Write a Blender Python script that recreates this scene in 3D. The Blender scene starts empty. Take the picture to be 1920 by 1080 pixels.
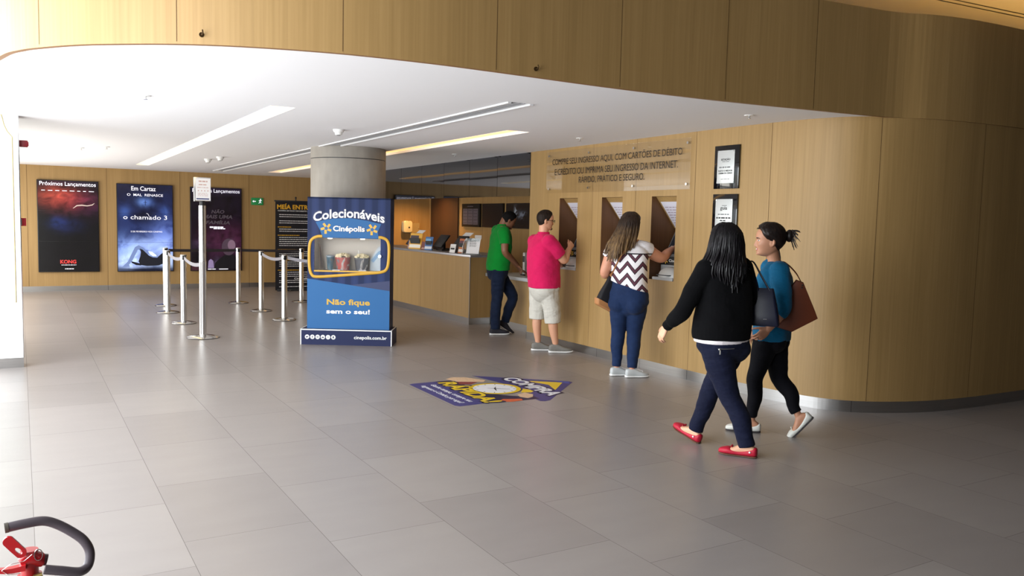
import bpy, bmesh, math, random
import numpy as np
from mathutils import Matrix, Vector
random.seed(7); rng = np.random.default_rng(7)
SC = bpy.context.scene
COL = SC.collection
PI = math.pi

# ---------------------------------------------------------------- camera, sky, big lights, exposure
F_PX, YAW, PITCH, ROLL, EYE = 1549.158, 0.537711, 0.0811605, 0.0237593, 1.6
def cam_axes():
    cy, sy = math.cos(YAW), math.sin(YAW); cp, sp = math.cos(PITCH), math.sin(PITCH); cr, sr = math.cos(ROLL), math.sin(ROLL)
    f0 = Vector((sy, cy, 0)); r0 = Vector((cy, -sy, 0)); u0 = Vector((0, 0, 1))
    f = f0*cp - u0*sp; u = u0*cp + f0*sp
    return r0*cr + u*sr, u*cr - r0*sr, f
R_, U_, F_ = cam_axes()
cd = bpy.data.cameras.new('camera'); cam = bpy.data.objects.new('camera', cd); COL.objects.link(cam)
cam.matrix_world = Matrix(((R_.x, U_.x, -F_.x, 0), (R_.y, U_.y, -F_.y, 0), (R_.z, U_.z, -F_.z, EYE), (0, 0, 0, 1)))
cd.sensor_fit = 'HORIZONTAL'; cd.sensor_width = 36.0; cd.lens = F_PX/1920*36.0; cd.clip_start = 0.05; cd.clip_end = 200
SC.camera = cam

SC.view_settings.view_transform = 'Standard'
SC.view_settings.look = 'None'
SC.view_settings.gamma = 1.0
SC.view_settings.use_curve_mapping = False
SC.view_settings.exposure = 0.0

world = bpy.data.worlds.new('overcast_sky'); SC.world = world; world.use_nodes = True
wn = world.node_tree; bg = wn.nodes['Background']
bg.inputs['Color'].default_value = (0.90, 0.95, 1.0, 1); bg.inputs['Strength'].default_value = 2.0

def area_light(name, loc, rot, sx, sy, power, color, spread=PI):
    l = bpy.data.lights.new(name, 'AREA'); l.shape = 'RECTANGLE'; l.size = sx; l.size_y = sy; l.energy = power; l.color = color; l.spread = spread
    o = bpy.data.objects.new(name, l); COL.objects.link(o); o.location = loc; o.rotation_euler = rot
    return o
# daylight through the open street side on the left (light faces +X)
area_light('street_daylight', (-1.7, 4.9, 1.8), (PI/2, 0, -PI/2), 8.6, 3.2, 640, (0.92, 0.965, 1.0))
# daylight through the glazed side beyond the shopfront pillar (light faces +X)
area_light('side_daylight', (-0.95, 14.6, 1.0), (PI/2, 0, -PI/2), 6.5, 1.7, 200, (1.0, 0.97, 0.90))

sl = bpy.data.lights.new('sun', 'SUN'); sl.energy = 5.0; sl.angle = math.radians(6); sl.color = (1.0, 0.96, 0.9)
so = bpy.data.objects.new('sun', sl); COL.objects.link(so); so.location = (-8, 4, 9); so.rotation_euler = (0, math.radians(-19), math.radians(-12))

# ---------------------------------------------------------------- mesh helpers
class MB:
    def __init__(s): s.v = []; s.f = []; s.m = []
    def add(s, V, Fc, m=0):
        o = len(s.v); s.v += [tuple(map(float, p)) for p in V]; s.f += [tuple(i+o for i in f) for f in Fc]; s.m += [m]*len(Fc); return s
    def box(s, x0, x1, y0, y1, z0, z1, m=0):
        return s.add([(x0,y0,z0),(x1,y0,z0),(x1,y1,z0),(x0,y1,z0),(x0,y0,z1),(x1,y0,z1),(x1,y1,z1),(x0,y1,z1)],
                     [(3,2,1,0),(4,5,6,7),(0,1,5,4),(1,2,6,5),(2,3,7,6),(3,0,4,7)], m)
    def quad(s, a, b, c, d, m=0): return s.add([a,b,c,d], [(0,1,2,3)], m)
    def prism(s, poly, y0, y1, m=0):            # polygon in local x,z (seen from -y, counter-clockwise), extruded along y
        n = len(poly)
        return s.add([(x,y0,z) for x,z in poly]+[(x,y1,z) for x,z in poly],
                     [tuple(range(n)), tuple(range(2*n-1,n-1,-1))]+[(i+n,(i+1)%n+n,(i+1)%n,i) for i in range(n)], m)
    def slab(s, poly, z0, z1, m=0):             # polygon in x,y extruded along z
        n = len(poly)
        return s.add([(x,y,z0) for x,y in poly]+[(x,y,z1) for x,y in poly],
                     [tuple(range(n-1,-1,-1)), tuple(range(n,2*n))]+[(i,(i+1)%n,(i+1)%n+n,i+n) for i in range(n)], m)
    def lathe(s, prof, n=28, c=(0,0,0), m=0):
        V = []; Fc = []
        for r,z in prof:
            for k in range(n):
                a = 2*PI*k/n; V.append((c[0]+r*math.cos(a), c[1]+r*math.sin(a), c[2]+z))
        for i in range(len(prof)-1):
            for k in range(n):
                k2 = (k+1)%n; Fc.append((i*n+k, i*n+k2, (i+1)*n+k2, (i+1)*n+k))
        Fc.append(tuple(range(n-1,-1,-1))); Fc.append(tuple(range((len(prof)-1)*n, len(prof)*n)))
        return s.add(V, Fc, m)
    def sphere(s, c, r, nu=20, nv=12, m=0):
        r = (r,r,r) if not hasattr(r,'__len__') else r
        V = [(c[0],c[1],c[2]-r[2])]; Fc = []
        for j in range(1,nv):
            p = -PI/2+PI*j/nv
            for k in range(nu):
                a = 2*PI*k/nu; V.append((c[0]+r[0]*math.cos(p)*math.cos(a), c[1]+r[1]*math.cos(p)*math.sin(a), c[2]+r[2]*math.sin(p)))
        V.append((c[0],c[1],c[2]+r[2])); L = len(V)-1
        for k in range(nu):
            k2=(k+1)%nu; Fc.append((0,1+k2,1+k)); Fc.append((L,L-nu+k,L-nu+k2))
            for j in range(nv-2): Fc.append((1+j*nu+k,1+j*nu+k2,1+(j+1)*nu+k2,1+(j+1)*nu+k))
        return s.add(V, Fc, m)
    def rings(s, R, m=0, closed=False):         # list of equal-length point rings -> capped tube
        n = len(R[0]); V = [p for r in R for p in r]; Fc = []
        for i in range(len(R)-1):
            for k in range(n):
                k2=(k+1)%n; Fc.append((i*n+k,i*n+k2,(i+1)*n+k2,(i+1)*n+k))
        if closed:
            for k in range(n):
                k2=(k+1)%n; Fc.append(((len(R)-1)*n+k,(len(R)-1)*n+k2,k2,k))
        else:
            Fc.append(tuple(range(n-1,-1,-1))); Fc.append(tuple(range((len(R)-1)*n,len(R)*n)))
        return s.add(V, Fc, m)
    def tube(s, pts, r, n=10, m=0, closed=False, flat=1.0):
        P = np.array(pts, float); rr = np.full(len(P), r) if not hasattr(r,'__len__') else np.array(r, float)
        T = np.gradient(P, axis=0) if not closed else np.roll(P,-1,0)-np.roll(P,1,0)
        T /= np.linalg.norm(T,axis=1)[:,None]+1e-12
        u = np.cross(T[0], (0,0,1.0)); u = np.array((1.0,0,0)) if np.linalg.norm(u)<.05 else u
        R = []
        for i in range(len(P)):
            u = u-T[i]*(u@T[i]); u /= np.linalg.norm(u); w = np.cross(T[i],u)
            R.append([P[i]+rr[i]*(math.cos(2*PI*k/n)*u+flat*math.sin(2*PI*k/n)*w) for k in range(n)])
        return s.rings(R, m, closed)
    def cyl(s, p0, p1, r0, r1=None, n=20, m=0): return s.tube([p0,p1],[r0,r0 if r1 is None else r1],n,m)
    def build(s, name, mats, parent=None, smooth=None, bevel=0, bseg=2):
        me = bpy.data.meshes.new(name); me.from_pydata(s.v, [], s.f)
        for mm in (mats if isinstance(mats,(list,tuple)) else [mats]): me.materials.append(mm)
        me.polygons.foreach_set('material_index', s.m); me.validate()
        if bevel:
            bm = bmesh.new(); bm.from_mesh(me); bmesh.ops.remove_doubles(bm, verts=bm.verts, dist=1e-5)
            bmesh.ops.bevel(bm, geom=[e for e in bm.edges if len(e.link_faces)==2 and e.calc_face_angle(0)>0.6], offset=bevel, segments=bseg, affect='EDGES', profile=.5, clamp_overlap=True)
            bm.to_mesh(me); bm.free(); smooth = 40 if smooth is None else smooth
        if smooth:
            me.polygons.foreach_set('use_smooth', [True]*len(me.polygons)); me.set_sharp_from_angle(angle=math.radians(smooth))
        me.update()
        return link(name, me, parent)
def link(name, me, parent=None):
    o = bpy.data.objects.new(name, me); COL.objects.link(o)
    if parent is not None: o.parent = parent
    return o
def tag(o, label, cat, group=None, kind=None):
    o['label'] = label; o['category'] = cat
    if group: o['group'] = group
    if kind: o['kind'] = kind
    return o
def thing(name, label, cat, loc=(0,0,0), rotz=0, group=None):
    o = bpy.data.objects.new(name, None); COL.objects.link(o); o.location = loc; o.rotation_euler = (0,0,rotz); o.empty_display_size = .1
    return tag(o, label, cat, group)
def struct(o, label=None):
    o['kind'] = 'structure'
    if label: o['label'] = label
    return o
def dup(root, loc, rotz, label):
    r = root.copy(); COL.objects.link(r); r.location = loc; r.rotation_euler = (0,0,rotz); r['label'] = label
    for ch in list(root.children):
        c = ch.copy(); COL.objects.link(c); c.parent = r
        for g in ch.children:
            d = g.copy(); COL.objects.link(d); d.parent = c
    return r
def spline(pts, n=8):
    P = np.array(pts, float); out = []
    for i in range(len(P)-1):
        p0 = P[i-1] if i else 2*P[0]-P[1]; p1, p2 = P[i], P[i+1]; p3 = P[i+2] if i+2 < len(P) else 2*P[-1]-P[-2]
        for k in range(n):
            t = k/n; out.append(.5*((2*p1)+(p2-p0)*t+(2*p0-5*p1+4*p2-p3)*t*t+(3*p1-p0-3*p2+p3)*t**3))
    out.append(P[-1]); return np.array(out)

# ---------------------------------------------------------------- materials
def lin(c):
    if isinstance(c, str):
        c = c.lstrip('#'); c = [int(c[i:i+2],16)/255 for i in (0,2,4)]
    return tuple((x/12.92 if x <= .04045 else ((x+.055)/1.055)**2.4) for x in c[:3])+(1.0,)
MATS = {}
def mat(name, color='#888888', rough=.5, metal=0, emit=None, es=0, alpha=None, spec=.5, noise=None, bump=None, coat=0, sheen=0, trans=0, ior=1.45):
    if name in MATS: return MATS[name]
    m = bpy.data.materials.new(name); m.use_nodes = True; nt = m.node_tree; b = nt.nodes['Principled BSDF']
    c = lin(color); b.inputs['Base Color'].default_value = c; b.inputs['Roughness'].default_value = rough; b.inputs['Metallic'].default_value = metal
    b.inputs['Specular IOR Level'].default_value = spec; b.inputs['IOR'].default_value = ior
    if coat: b.inputs['Coat Weight'].default_value = coat; b.inputs['Coat Roughness'].default_value = .08
    if sheen: b.inputs['Sheen Weight'].default_value = sheen; b.inputs['Sheen Roughness'].default_value = .5
    if trans: b.inputs['Transmission Weight'].default_value = trans
    if emit: b.inputs['Emission Color'].default_value = lin(emit); b.inputs['Emission Strength'].default_value = es
    if alpha is not None: b.inputs['Alpha'].default_value = alpha
    if noise or bump:
        tc = nt.nodes.new('ShaderNodeTexCoord'); mp = nt.nodes.new('ShaderNodeMapping'); nt.links.new(tc.outputs['Object'], mp.inputs['Vector'])
        tx = nt.nodes.new('ShaderNodeTexNoise'); nt.links.new(mp.outputs['Vector'], tx.inputs['Vector'])
        sc, amt = noise if noise else (bump[0], 0)
        mp.inputs['Scale'].default_value = sc if hasattr(sc,'__len__') else (sc,sc,sc); tx.inputs['Scale'].default_value = 1; tx.inputs['Detail'].default_value = 4
        if noise:
            mx = nt.nodes.new('ShaderNodeMix'); mx.data_type = 'RGBA'
            nt.links.new(tx.outputs['Fac'], mx.inputs[0])
            mx.inputs[6].default_value = tuple(max(0,x*(1-amt)) for x in c[:3])+(1,); mx.inputs[7].default_value = tuple(min(1,x*(1+amt)) for x in c[:3])+(1,)
            nt.links.new(mx.outputs[2], b.inputs['Base Color'])
        if bump:
            t2 = nt.nodes.new('ShaderNodeTexNoise'); m2 = nt.nodes.new('ShaderNodeMapping'); nt.links.new(tc.outputs['Object'], m2.inputs['Vector']); nt.links.new(m2.outputs['Vector'], t2.inputs['Vector'])
            s2 = bump[0]; m2.inputs['Scale'].default_value = s2 if hasattr(s2,'__len__') else (s2,s2,s2); t2.inputs['Scale'].default_value = 1; t2.inputs['Detail'].default_value = 3
            bp = nt.nodes.new('ShaderNodeBump'); bp.inputs['Strength'].default_value = bump[1]; bp.inputs['Distance'].default_value = bump[2]
            nt.links.new(t2.outputs['Fac'], bp.inputs['Height']); nt.links.new(bp.outputs['Normal'], b.inputs['Normal'])
    MATS[name] = m; return m

class Graph:                                    # a small node writer for procedural pictures and patterns
    def __init__(s, name):
        s.m = bpy.data.materials.new(name); s.m.use_nodes = True; s.nt = s.m.node_tree; s.b = s.nt.nodes['Principled BSDF']; MATS[name] = s.m
        tc = s.nt.nodes.new('ShaderNodeTexCoord'); s.obj = tc.outputs['Object']
        sp = s.nt.nodes.new('ShaderNodeSeparateXYZ'); s.nt.links.new(s.obj, sp.inputs[0]); s.x, s.y, s.z = sp.outputs
    def _in(s, sock, v):
        if isinstance(v, bpy.types.NodeSocket): s.nt.links.new(v, sock)
        else: sock.default_value = v
    def math(s, op, a, b=0.0, clamp=False):
        n = s.nt.nodes.new('ShaderNodeMath'); n.operation = op; n.use_clamp = clamp; s._in(n.inputs[0], a); s._in(n.inputs[1], b); return n.outputs[0]
    def mix(s, f, a, b, op='MIX'):
        n = s.nt.nodes.new('ShaderNodeMix'); n.data_type = 'RGBA'; n.blend_type = op; s._in(n.inputs[0], f); s._in(n.inputs[6], a); s._in(n.inputs[7], b); return n.outputs[2]
    def noise(s, scale, detail=3, vec=None, dist=0):
        mp = s.nt.nodes.new('ShaderNodeMapping'); s.nt.links.new(vec or s.obj, mp.inputs[0]); mp.inputs['Scale'].default_value = scale if hasattr(scale,'__len__') else (scale,)*3
        n = s.nt.nodes.new('ShaderNodeTexNoise'); n.inputs['Scale'].default_value = 1; n.inputs['Detail'].default_value = detail; n.inputs['Distortion'].default_value = dist
        s.nt.links.new(mp.outputs[0], n.inputs['Vector']); return n.outputs['Fac']
    def white(s, vec):
        n = s.nt.nodes.new('ShaderNodeTexWhiteNoise'); n.noise_dimensions = '3D'; s.nt.links.new(vec, n.inputs['Vector']); return n.outputs['Value']
    def comb(s, x, y, z):
        n = s.nt.nodes.new('ShaderNodeCombineXYZ'); s._in(n.inputs[0],x); s._in(n.inputs[1],y); s._in(n.inputs[2],z); return n.outputs[0]
    def ramp(s, f, stops, mode='LINEAR'):
        n = s.nt.nodes.new('ShaderNodeValToRGB'); n.color_ramp.interpolation = mode; s._in(n.inputs[0], f); e = n.color_ramp.elements
        while len(e) < len(stops): e.new(.5)
        for i,(p,c) in enumerate(stops): e[i].position = p; e[i].color = lin(c)
        return n.outputs[0]
    def gauss(s, cx, cz, sx, sz):
        a = s.math('DIVIDE', s.math('SUBTRACT', s.x, cx), sx); b = s.math('DIVIDE', s.math('SUBTRACT', s.z, cz), sz)
        q = s.math('ADD', s.math('MULTIPLY', a, a), s.math('MULTIPLY', b, b)); return s.math('POWER', 2.71828, s.math('MULTIPLY', q, -1.0))
    def bump(s, h, strength, dist):
        n = s.nt.nodes.new('ShaderNodeBump'); n.inputs['Strength'].default_value = strength; n.inputs['Distance'].default_value = dist
        s.nt.links.new(h, n.inputs['Height']); s.nt.links.new(n.outputs[0], s.b.inputs['Normal'])
    def set(s, **k):
        for a, v in k.items(): s._in(s.b.inputs[a.replace('_',' ')], v)
        return s.m

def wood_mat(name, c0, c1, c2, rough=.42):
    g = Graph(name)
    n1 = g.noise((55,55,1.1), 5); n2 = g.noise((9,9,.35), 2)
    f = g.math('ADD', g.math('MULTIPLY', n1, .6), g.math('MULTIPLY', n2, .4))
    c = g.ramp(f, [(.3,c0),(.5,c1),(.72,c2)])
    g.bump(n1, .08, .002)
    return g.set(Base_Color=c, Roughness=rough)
M_WOOD = wood_mat('oak_veneer', '#957747', '#9f7f4e', '#a98957', .55)
M_JOINT = mat('dark_joint', '#5a3f20', .8)
M_LIP = mat('wood_edge_band', '#8a6442', .5)
M_WHITE = mat('white_plaster', '#e9e9ec', .85)
M_GREYC = mat('grey_ceiling_plaster', '#8f8c89', .9)
M_STEEL = mat('brushed_steel', '#b4b2b0', .3, 1.0, noise=((3,3,120),.12))
M_CHROME = mat('polished_steel', '#d9d9d8', .16, 1.0)
M_BLACK = mat('black_plastic', '#101012', .4)
M_DARK = mat('charcoal_plastic', '#26272a', .5)
M_WHITEP = mat('white_plastic', '#e6e6e4', .4)
M_PAPER = mat('white_paper', '#ececef', .7)
M_INK = mat('black_print', '#1a1a1c', .6)

# floor: 0.627 x 0.937 m porcelain tiles laid in a running bond
def floor_mat():
    g = Graph('porcelain_tiles'); W, L = .6265, .937
    u = g.math('DIVIDE', g.math('SUBTRACT', g.x, .03), W); col = g.math('FLOOR', u); fu = g.math('FRACT', u)
    odd = g.math('FLOORED_MODULO', col, 2.0)
    v = g.math('DIVIDE', g.math('SUBTRACT', g.y, g.math('ADD', g.math('MULTIPLY', odd, .315), .10)), L); row = g.math('FLOOR', v); fv = g.math('FRACT', v)
    du = g.math('MULTIPLY', g.math('MINIMUM', fu, g.math('SUBTRACT', 1.0, fu)), W); dv = g.math('MULTIPLY', g.math('MINIMUM', fv, g.math('SUBTRACT', 1.0, fv)), L)
    d = g.math('MINIMUM', du, dv); gr = g.math('LESS_THAN', d, .0014)
    rnd = g.white(g.comb(col, row, 0.0)); cl = g.noise((2.2,6,2), 4); cl2 = g.noise(60, 3)
    t = g.math('ADD', g.math('MULTIPLY', rnd, .42), g.math('ADD', g.math('MULTIPLY', cl, .4), g.math('MULTIPLY', cl2, .2)))
    c = g.ramp(t, [(.15,'#847d7a'),(.5,'#8d8683'),(.9,'#97908c')])
    g.set(Base_Color=g.mix(gr, c, lin('#645e5a')), Roughness=g.math('ADD', g.math('MULTIPLY', cl2, .1), g.math('ADD', g.math('MULTIPLY', gr, .3), .27)), Specular_IOR_Level=.5)
    g.bump(g.math('SUBTRACT', g.math('MULTIPLY', cl2, .1), gr), .25, .0015)
    return g.m
M_FLOOR = floor_mat()

# ---------------------------------------------------------------- setting
zc = lambda x, y: 2.555-0.0068*(y-5)            # the lobby ceiling falls a touch towards the back
XW, YB, XB = 5.92, 18.6, 8.672
struct(MB().box(-1.5, 14, -9, 19.2, -.2, 0).build('floor', M_FLOOR))
struct(MB().box(-26, -1.5, -14, 26, -.2, -.002).build('floor_outside', mat('pale_pavement','#b8b4ac',.9)), 'pale pavement outside the open side')

FASC = spline([(-.26,10.3),(-.27,8.6),(-.21,6.9),(-.08,6.09),(.02,5.81),(.12,5.65),(.27,5.46),(.44,5.3),(.78,5.05),(1.16,4.87),(1.64,4.74),(2.15,4.69),(2.64,4.69),(3.66,4.72),(4.64,4.68),(5.37,4.6),(6.3,4.485),(6.67,4.352),(6.95,4.278),(7.3,4.233),(8.02,4.196),(10.5,4.156),(13,4.146)], 6)
WALL = spline([(XW,6.338),(5.922,5.9),(5.945,5.45),(5.985,5.1),(6.05,4.85),(6.14,4.69),(6.25,4.58),(6.42,4.47),(6.67,4.365),(6.95,4.29),(7.3,4.245),(8,4.21),(10.5,4.17),(13,4.16)], 6)
def offs(P, d):
    T = np.gradient(P, axis=0); T /= np.linalg.norm(T,axis=1)[:,None]; return P+np.stack([T[:,1],-T[:,0]],1)*d
def strip(mb, P, z0, z1, m=0, flip=False):
    f0 = z0 if callable(z0) else (lambda x,y: z0); f1 = z1 if callable(z1) else (lambda x,y: z1)
    for a, b in zip(P[:-1], P[1:]):
        q = [(a[0],a[1],f0(*a)),(b[0],b[1],f0(*b)),(b[0],b[1],f1(*b)),(a[0],a[1],f1(*a))]
        mb.quad(*(q[::-1] if flip else q), m=m)
def ribbon(mb, P, Q, z0, z1, m=0):              # closed wall of some thickness between two paths
    strip(mb, P, z0, z1, m); strip(mb, Q, z0, z1, m, True)
    f0 = z0 if callable(z0) else (lambda x,y: z0); f1 = z1 if callable(z1) else (lambda x,y: z1)
    for i in range(len(P)-1):
        a,b,c,d = P[i],P[i+1],Q[i+1],Q[i]
        mb.quad((d[0],d[1],f0(*a)),(c[0],c[1],f0(*b)),(b[0],b[1],f0(*b)),(a[0],a[1],f0(*a)), m=m)
        mb.quad((a[0],a[1],f1(*a)),(b[0],b[1],f1(*b)),(c[0],c[1],f1(*b)),(d[0],d[1],f1(*a)), m=m)
def joint_at(mb, P, test, z0, z1, m, w=.002, out=.0012):
    i = int(np.argmin([abs(test(p)) for p in P])); T = P[min(i+1,len(P)-1)]-P[max(i-1,0)]; T /= np.linalg.norm(T); N = np.array((T[1],-T[0])); p = P[i]
    a, b = p-T*w+N*out, p+T*w+N*out; mb.quad((a[0],a[1],z0),(b[0],b[1],z0),(b[0],b[1],z1),(a[0],a[1],z1), m=m)

# lobby ceiling with openings for the two light troughs and the air slot
SLOTS = {'light_a': (1.875,2.09,7.27,16.9), 'light_b': (4.38,4.645,7.5,17.2), 'air': (3.40,3.60,5.8,17.6)}
def soffit():
    loop = [tuple(p) for p in offs(FASC, -.03) if p[0] <= 9.5]
    loop = loop+[(9.5,YB+.1),(-.9,YB+.1),(-.9,10.3)]
    bm = bmesh.new(); ed = []
    def ring(pts):
        vs = [bm.verts.new((x,y,zc(x,y))) for x,y in pts]
        for a, b in zip(vs, vs[1:]+vs[:1]): ed.append(bm.edges.new((a,b)))
    ring(loop)
    for x0,x1,y0,y1 in SLOTS.values(): ring([(x0,y0),(x1,y0),(x1,y1),(x0,y1)])
    bmesh.ops.triangle_fill(bm, use_beauty=True, use_dissolve=False, edges=ed)
    for f in bm.faces:
        if f.normal.z > 0: f.normal_flip()
    me = bpy.data.meshes.new('ceiling_lobby'); bm.to_mesh(me); bm.free(); me.materials.append(M_WHITE)
    return struct(link('ceiling_lobby', me))
soffit()
# curved wood fascia above the lobby opening
fb = MB(); ribbon(fb, FASC, offs(FASC,-.035), lambda x,y: zc(x,y)-.008, 3.42, 0)
for x in (.115,.775,1.63,2.6,3.62,4.62,5.6): joint_at(fb, FASC, lambda p: p[0]-x, 2.56, 3.42, 1)
for i in range(len(FASC)-1):                    # darker edge band along the bottom
    a, b = FASC[i], FASC[i+1]; n = offs(FASC,-.035); c, d = n[i+1], n[i]
    fb.quad((d[0],d[1],zc(*a)-.0085),(c[0],c[1],zc(*b)-.0085),(b[0],b[1],zc(*b)-.0085),(a[0],a[1],zc(*a)-.0085), m=2)
struct(fb.build('trim_1', [M_WOOD, M_JOINT, M_LIP], smooth=40), 'curved oak fascia above the lobby opening')
# high hall ceiling with a pair of dark slots, cove lamp behind the fascia
hc = MB().box(-1.5,13,-8,12,3.75,3.95,0)
for y in (4.62,4.70): hc.quad((4,y+.35,3.7485),(13,y-.35,3.7485),(13,y-.332,3.7485),(4,y+.368,3.7485), m=1)
struct(hc.build('ceiling_hall', [M_GREYC, M_BLACK]))
struct(MB().box(-1.7,-1.5,-5,.5,0,3.95).build('light_blocker_west', mat('shade_wall','#4c4845',.9)))  # unseen wall, added to hold back the left daylight from the near hall
struct(MB().box(13,13.2,-8,12,0,3.9).build('wall_east', mat('shade_wall','#4c4845',.9)))
struct(MB().box(-1.6,13,-5.2,-5,0,3.9).build('wall_south', mat('shade_wall')))
cv = thing('cove_lamp','warm cove lamp strip on top of the dark end of the wood fascia','cove light',(0,0,3.3))
P = [tuple(p) for p in offs(FASC,-.14) if p[0] > 6.2]
MB().tube([(x,y,0) for x,y in P], .02, 8).build('diffuser', mat('cove_glow','#ffd9a0',.5,emit='#ffc766',es=40), cv)
MB().tube([(x,y-.0,-.035) for x,y in P], .018, 8).build('mounting_rail', M_DARK, cv)

# ticket wall with three kiosk niches, then the curved corner
NICHES = [(8.79,8.395),(7.90,7.51),(7.0,6.605)]
tw = MB(); ys = [9.51,8.79,8.395,7.90,7.51,7.0,6.605,6.338]; zs = [0,1.0,1.9,2.7]
for i in range(7):
    for j in range(3):
        if j == 1 and i in (1,3,5): continue
        tw.quad((XW,ys[i],zs[j]),(XW,ys[i+1],zs[j]),(XW,ys[i+1],zs[j+1]),(XW,ys[i],zs[j+1]))
for a, b in NICHES:
    D = XW+.42
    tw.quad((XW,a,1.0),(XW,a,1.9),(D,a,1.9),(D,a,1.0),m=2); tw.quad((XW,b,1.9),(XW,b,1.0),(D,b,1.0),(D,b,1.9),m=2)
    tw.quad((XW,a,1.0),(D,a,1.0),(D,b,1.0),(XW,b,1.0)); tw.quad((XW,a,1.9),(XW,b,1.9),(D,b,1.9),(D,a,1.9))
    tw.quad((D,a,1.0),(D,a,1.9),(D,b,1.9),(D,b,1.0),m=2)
    # sloping hood inside the niche
    tw.quad((XW+.06,a,1.899),(XW+.06,b,1.899),(XW+.34,b,1.56),(XW+.34,a,1.56))
tw.quad((XW,9.51,0),(XW,9.51,2.7),(XB,9.51,2.7),(XB,9.51,0))
for y in (8.09,7.281): 
    for z0, z1 in ((0.1,1.0),(1.9,2.7)) if 7.51 < y < 7.9 else ((.1,2.7),): tw.quad((XW-.0012,y+.002,z0),(XW-.0012,y-.002,z0),(XW-.0012,y-.002,z1),(XW-.0012,y+.002,z1), m=1)
strip(tw, WALL, 0, lambda x,y: 2.7 if x < 6.2 else 2.57)
joint_at(tw, WALL, lambda p: p[1]-6.335, .1, 2.6, 1); joint_at(tw, WALL, lambda p: p[1]-5.40, .1, 2.6, 1); joint_at(tw, WALL, lambda p: p[1]-4.53 if p[0] < 6.6 else 9, .1, 2.55, 1); joint_at(tw, WALL, lambda p: p[0]-7.35, .1, 2.55, 1)
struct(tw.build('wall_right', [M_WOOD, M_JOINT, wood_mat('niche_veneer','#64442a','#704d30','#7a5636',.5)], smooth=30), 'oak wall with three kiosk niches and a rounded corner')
bb = MB(); BP = np.vstack([[[XW,9.51],[XW,8.7],[XW,7.9],[XW,7.1]], WALL]); ribbon(bb, offs(BP,.006), BP, .0, .1, 0)
for t in (9.3,8.09,7.281,6.335,5.4,4.6): joint_at(bb, offs(BP,.006), lambda p: p[1]-t if p[0] < 6.5 else 9, 0, .1, 1)
struct(bb.build('baseboard_right', [M_STEEL, M_DARK], smooth=40))

# back wall
bw = MB().box(-1.2,XB+.2,YB,YB+.2,0,2.8,0)
for x in (.132,1.521,2.91,4.33,5.75,7.17): bw.quad((x-.003,YB-.001,.1),(x+.003,YB-.001,.1),(x+.003,YB-.001,2.8),(x-.003,YB-.001,2.8), m=1)
struct(bw.build('wall_back', [M_WOOD, M_JOINT]))
b2 = MB().box(-1.2,XB,YB-.008,YB,0,.1,0)
for x in (1.521,2.91,4.33): b2.quad((x-.003,YB-.009,0),(x+.003,YB-.009,0),(x+.003,YB-.009,.1),(x-.003,YB-.009,.1), m=1)
struct(b2.build('baseboard_back', [M_STEEL, M_DARK]))
# booth wall behind the counter
bo = MB().quad((XB,YB,0),(XB,9.5,0),(XB,9.5,2.8),(XB,YB,2.8))
for y in (15.86,14.83,16.96): bo.quad((XB-.001,y+.004,0),(XB-.001,y-.004,0),(XB-.001,y-.004,2.8),(XB-.001,y+.004,2.8), m=1)
struct(bo.build('wall_booth', [M_WOOD, M_JOINT]))
dr = MB().box(XB-.03,XB-.004,17.0,18.45,0,2.1,0).build('door_1', wood_mat('dark_veneer','#2e1c0e','#382212','#402a16',.5)); struct(dr,'dark wood door at the back of the ticket booth')
MB().cyl((XB-.075,17.12,1.0),(XB-.03,17.12,1.0),.012).tube([(XB-.075,17.12,1.0),(XB-.075,17.24,1.0)],.01,8).build('handle', M_STEEL, dr, 40)
# concrete column
cl = MB().lathe([(.5,0),(.5,2.36)], 72, (3.85,10.86,0)).lathe([(.494,2.36),(.494,2.37)],72,(3.85,10.86,0),1).lathe([(.5,2.37),(.5,2.56)],72,(3.85,10.86,0))
g = Graph('cast_concrete'); n = g.noise(3,5); n2 = g.noise((12,12,3),4)
g.set(Base_Color=g.ramp(g.math('ADD',g.math('MULTIPLY',n,.6),g.math('MULTIPLY',n2,.4)),[(.3,'#88827a'),(.55,'#989289'),(.75,'#a39d94')]), Roughness=.7); g.bump(n2,.1,.004)
struct(cl.build('trim_2', [g.m, M_DARK], smooth=30), 'round concrete column')
# counter front and lower ledge (fixed joinery)
XC = 5.875
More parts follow.
